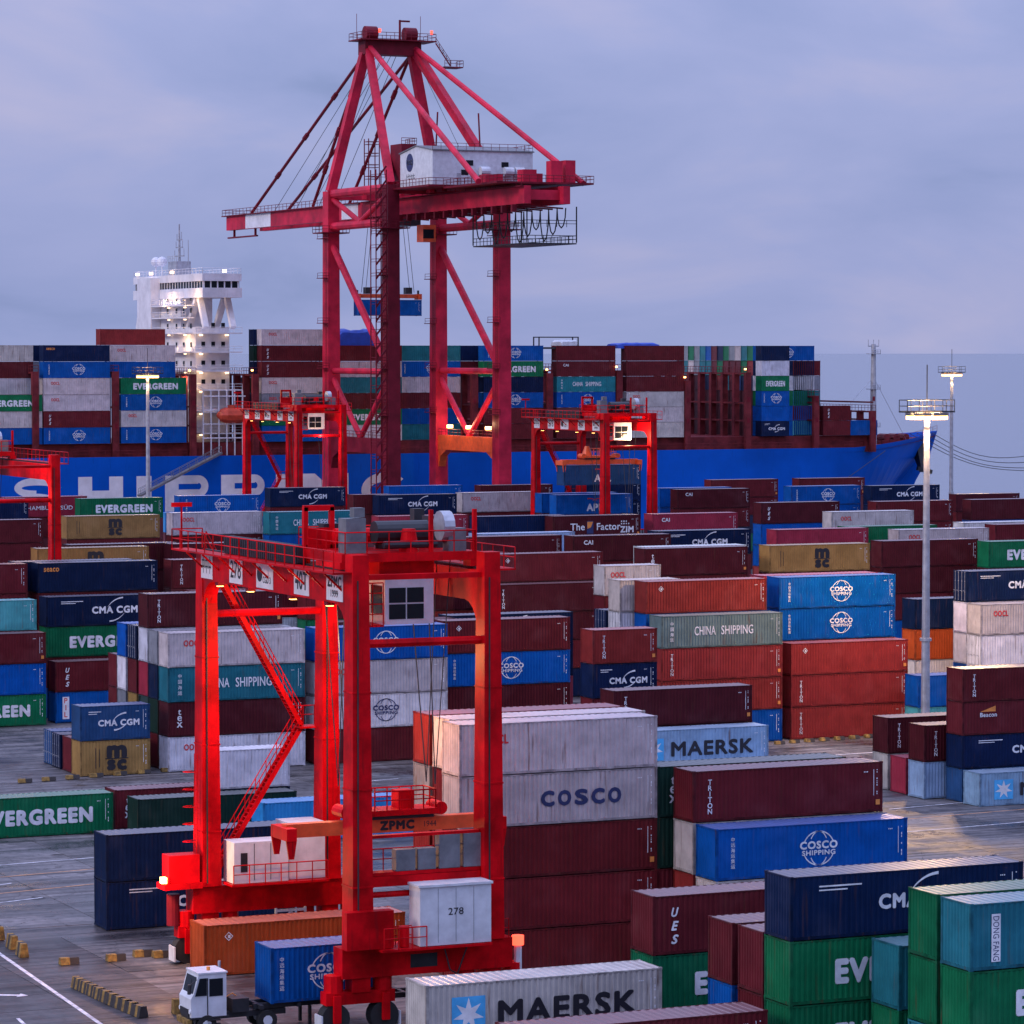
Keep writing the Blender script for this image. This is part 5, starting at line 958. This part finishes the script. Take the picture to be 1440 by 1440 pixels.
rtg(RX, RY, 'big red gantry crane numbered 278 in the foreground')
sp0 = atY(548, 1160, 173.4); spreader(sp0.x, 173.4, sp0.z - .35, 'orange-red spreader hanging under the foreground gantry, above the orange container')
for q in (-8, 4): point((RX - 3.68, RY + q, 19.6), 700, (1, .55, .3))
point((RX + 1.2, RY + 2.0, 18.0), 4200, (1, .42, .15)); point((RX - 8.0, RY + 10.2, 5.6), 1600, (1, .5, .2))
rR = (xat(905, 470, 25), 470.0)
def rtg_at(x_near_right, Yn, Hg, lab, ty=-6.6):
    X = xat(x_near_right, Yn, 15) - 3.68; rtg(X, Yn + 11.6, lab, Hg, True, trolley_y=ty); return X, Yn + 11.6
a1 = rtg_at(917, 446, 23.8, 'red gantry crane right of the quay crane, working near the ship bow')
spreader(a1[0], a1[1] - 2, atY(850, 652, a1[1]).z, 'bright orange spreader under the right-hand distant gantry crane', False, M_orange); container(a1[0] - 6.1, a1[1] - 3.2, atY(850, 652, a1[1]).z - 2.95, 'db', 'apl', 40, 'navy container held up under the right-hand distant gantry crane', None)
a2 = rtg_at(482, 512, 24.2, 'red gantry crane left of the quay crane, before the white ship house'); a3 = rtg_at(77, 345, 22.0, ty=6.5, lab= 'red gantry crane cut off by the left picture edge')
point((a1[0] + 1, a1[1] - 10, 23), 1200); point((a3[0], a3[1] - 10, 20.5), 900); point((a2[0], a2[1] - 12, 22), 900)
# ------------------------------------------------------------------ high-mast lamps
def mast(X, Y, z, label, scale=1.0, W=9000):
    r_ = thing('lamp_mast', (X, Y, 0), label, 'lamp mast', 'high lamp masts')
    MB().tube((0, 0, 0), (0, 0, z), .42 * scale, 16, 0, .24 * scale).build('pole', M_galv, r_); MB().tube((0, 0, 0), (0, 0, .5), .7 * scale, 12).build('base', M_galv, r_); MB().tube((0, 0, 9.5), (0, 0, 9.75), .52 * scale, 12).build('collar', M_galv, r_)
    hd = MB(); w_ = 2.4 * scale
    for y in (-.7, .7): hd.box(-w_, w_, y - .06, y + .06, z, z + .14)
    for x in (-w_, -.8, .8, w_): hd.box(x - .05, x + .05, -.7, .7, z, z + .12)
    hd.rail([(-w_, -.7, z), (w_, -.7, z), (w_, .7, z), (-w_, .7, z), (-w_, -.7, z)], 1.1 * scale, .04, 1.2); hd.tube((0, 0, z), (0, 0, z + 4.2), .05, 5); hd.build('head_frame', M_dark, r_)
    for k in range(12):
        a_ = k * math.pi / 6; x, y = 1.5 * scale * math.cos(a_), 1.5 * scale * math.sin(a_)
        f_ = MB().box(x - .32, x + .32, y - .25, y + .25, z - .28, z - .02).build('flood_lamp', M_grey, r_); MB().tube((x, y, z - .62), (x, y, z - .285), .34, 8).build('lamp_glass', M_lamp, f_)
    point((X, Y, z - 1.4), W, (1, .60, .28), .8)
p1 = atZ(1301, 1052, 0); mast(p1.x, p1.y, atY(1310, 580, p1.y).z, 'nearest tall lamp mast with lit floodlights, right of the stacked containers', 1.0, 45000)
mast(xat(1338, 548, 20), 548, atY(1340, 524, 548).z, 'distant lit lamp mast beyond the ship bow, at far right', 1.0, 9000); mast(xat(208, 548, 20), 548, atY(205, 526, 548).z, 'distant lit lamp mast standing before the white hull letters', 1.0, 9000)
# ------------------------------------------------------------------ tractor, trailer and blocks
TX, TY = xat(262, 170.9, 2), 170.3
tk = thing('terminal_tractor', (TX, TY, 0), 'white terminal tractor at the bottom left towing a blue container', 'truck')
P = lambda mb, name, m, parent=None: mb.build(name, m, parent or tk)
P(MB().box(.1, 5.4, .55, 1.75, .75, 1.05), 'chassis', M_dark)
cb = P(MB().prism([(.15, .95), (2.05, .95), (2.05, 3.15), (.55, 3.15), (.3, 2.2), (.12, 1.9)], 'y', .25, 2.05), 'cab', M_lgrey)
P(MB().prism([(.35, 2.05), (.98, 2.05), (.98, 2.95), (.6, 2.95)], 'y', .22, .246), 'side_window', M_glass, cb); P(MB().box(1.12, 1.85, .22, .246, 2.0, 2.9), 'side_window', M_glass, cb)
P(MB().add([(.30, .4, 2.15), (.30, 1.9, 2.15), (.52, 1.9, 3.0), (.52, .4, 3.0)], [(0, 1, 2, 3)]), 'windscreen', M_glass, cb).location.x = -.03
P(MB().box(.5, 2.1, .2, 2.1, 3.16, 3.24), 'cab_roof', M_lgrey, cb); P(MB().box(1.0, 1.05, .225, .247, 1.05, 2.95), 'door_edge', M_dark, cb); P(MB().box(.06, .11, .5, 1.8, 1.0, 1.35), 'grille', M_dark, cb)
for y in (.4, 1.9): P(MB().tube((.08, y, 1.25), (.14, y, 1.25), .12, 8), 'headlight', M_white, cb)
P(MB().tube((.0, .15, 2.2), (.0, .15, 2.7), .1, 6), 'mirror', M_dark, cb); P(MB().tube((1.3, .9, 3.24), (1.3, .9, 3.42), .1, 8), 'roof_beacon', M_orangep, cb)
for x in (1.0, 4.3):
    for y in (.22, 1.7): w_ = P(MB().tube((x, y, .52), (x, y + .38, .52), .52, 18), 'wheel', M_rubber); P(MB().tube((x, y - .012, .52), (x, y, .52), .26, 10), 'rim', M_lgrey, w_)
P(MB().box(2.4, 3.3, .3, 2.0, 1.05, 1.75), 'fuel_tank', M_dark); P(MB().box(-.05, .2, .3, 2.0, .55, .85), 'bumper', M_yel); P(MB().tube((2.25, 1.9, 1.0), (2.25, 1.9, 3.5), .08, 8), 'exhaust_stack', M_galv)
for q in (.55, .75): P(MB().box(1.0, 1.7, .12, .26, q, q + .05), 'step', M_dark)
P(MB().path([(.45, .25, 2.9), (.1, .1, 2.75), (.05, .12, 2.2)], .025, 5), 'mirror_arm', M_dark); P(MB().box(.1, 2.2, .25, .6, .85, .95), 'fender', M_dark); P(MB().tube((1.2, .9, 2.2), (1.2, .9, 2.75), .2, 8), 'seat', M_dark); P(MB().beam((.29, .8, 2.2), (.42, 1.1, 2.8), .03, .03), 'wiper', M_dark)
P(MB().path([(2.1, 1.2, 1.6), (2.7, 1.2, 1.9), (3.4, 1.2, 1.4)], .03, 5), 'air_hose', M_orangep); P(MB().tube((4.3, 1.15, 1.05), (4.3, 1.15, 1.22), .5, 12), 'fifth_wheel', M_dark)
tl_ = thing('yard_trailer', (TX + 3.6, TY, 0), 'dark skeletal trailer under the blue container at the bottom left', 'trailer')
P = lambda mb, name, m, parent=None: mb.build(name, m, parent or tl_)
f_ = MB()
for y in (.55, 1.65): f_.box(0, 13.0, y - .1, y + .1, 1.1, 1.38)
for q in range(7): f_.box(.2 + q * 2.05, .4 + q * 2.05, 0, 2.3, 1.15, 1.36)
P(f_, 'frame', M_dark)
for x in (10.0, 11.3):
    for y in (.05, 1.75): w_ = P(MB().tube((x, y, .5), (x, y + .45, .5), .5, 16), 'wheel', M_rubber); P(MB().tube((x, y - .012, .5), (x, y, .5), .25, 10), 'rim', M_lgrey, w_)
for y in (.4, 1.8): P(MB().box(3.0, 3.15, y - .08, y + .08, .05, 1.1), 'landing_leg', M_dark)
BXc = xat(381, TY - .05, 4.0); container(BXc, TY - .05, 1.40, 'bl', 'cosco', 20, 'short blue container riding on the trailer behind the white tractor', None)
def block(p, rz, L_, h_, n_, lab, grp, cat='barrier', chev=True):
    r_ = thing('concrete_block', (p.x, p.y, 0), lab, cat, grp, rz); pr = lambda a, b: MB().prism([(-.28, .02), (.28, .02), (.17, h_), (-.17, h_)], 'x', a, b)
    for k in range(n_): pr(k * L_ / n_, (k + 1) * L_ / n_ - .004).build('painted_band', M_yel if k % 2 == 0 else M_blk, r_)
def row(pts, lab, grp, L_=1.5, h_=.75, n_=4, rz=None):
    for i, q in enumerate(pts):
        p = atZ(*q, 0); nx = atZ(*pts[min(i + 1, len(pts) - 1)], 0); pv = atZ(*pts[max(i - 1, 0)], 0); d_ = nx - pv
        block(p, math.atan2(d_.y, d_.x) if rz is None else rz, L_, h_, n_, lab.format(NTH[i]), grp)
row([(106 + k * 9.2, 1388 + k * 4.6 - (k * k) * .04) for k in range(10)], '{} yellow-black striped concrete block from left in the curved kerb row', 'striped blocks in the curved row', 1.3, .62, 4)
row([(-6, 1318), (14, 1331), (28, 1342)], '{} striped concrete block from left at the left picture edge', 'striped blocks at left edge', 1.3, .8, 3)
row([(243, 1426)], '{} striped concrete block directly beside the white tractor', 'striped block by tractor', 1.1, .8, 3)
row([(26 + k * 33.5, 1101 - k * 2.6) for k in range(7)], '{} low wheel stop from left on the concrete by the left road', 'wheel stops on the left road', 1.1, .32, 2, 0)
row([(84, 1357), (150, 1352), (188, 1346), (215, 1347)], '{} low yellow block from left beside the foreground gantry wheels', 'yellow blocks by the gantry wheels', 1.1, .4, 2, 0)
row([(1090 + k * 21, 1047 - k * 1.6) for k in range(7)], '{} low wheel stop from left under the right-hand rust red stack', 'wheel stops on the right road', .9, .3, 2, 0)
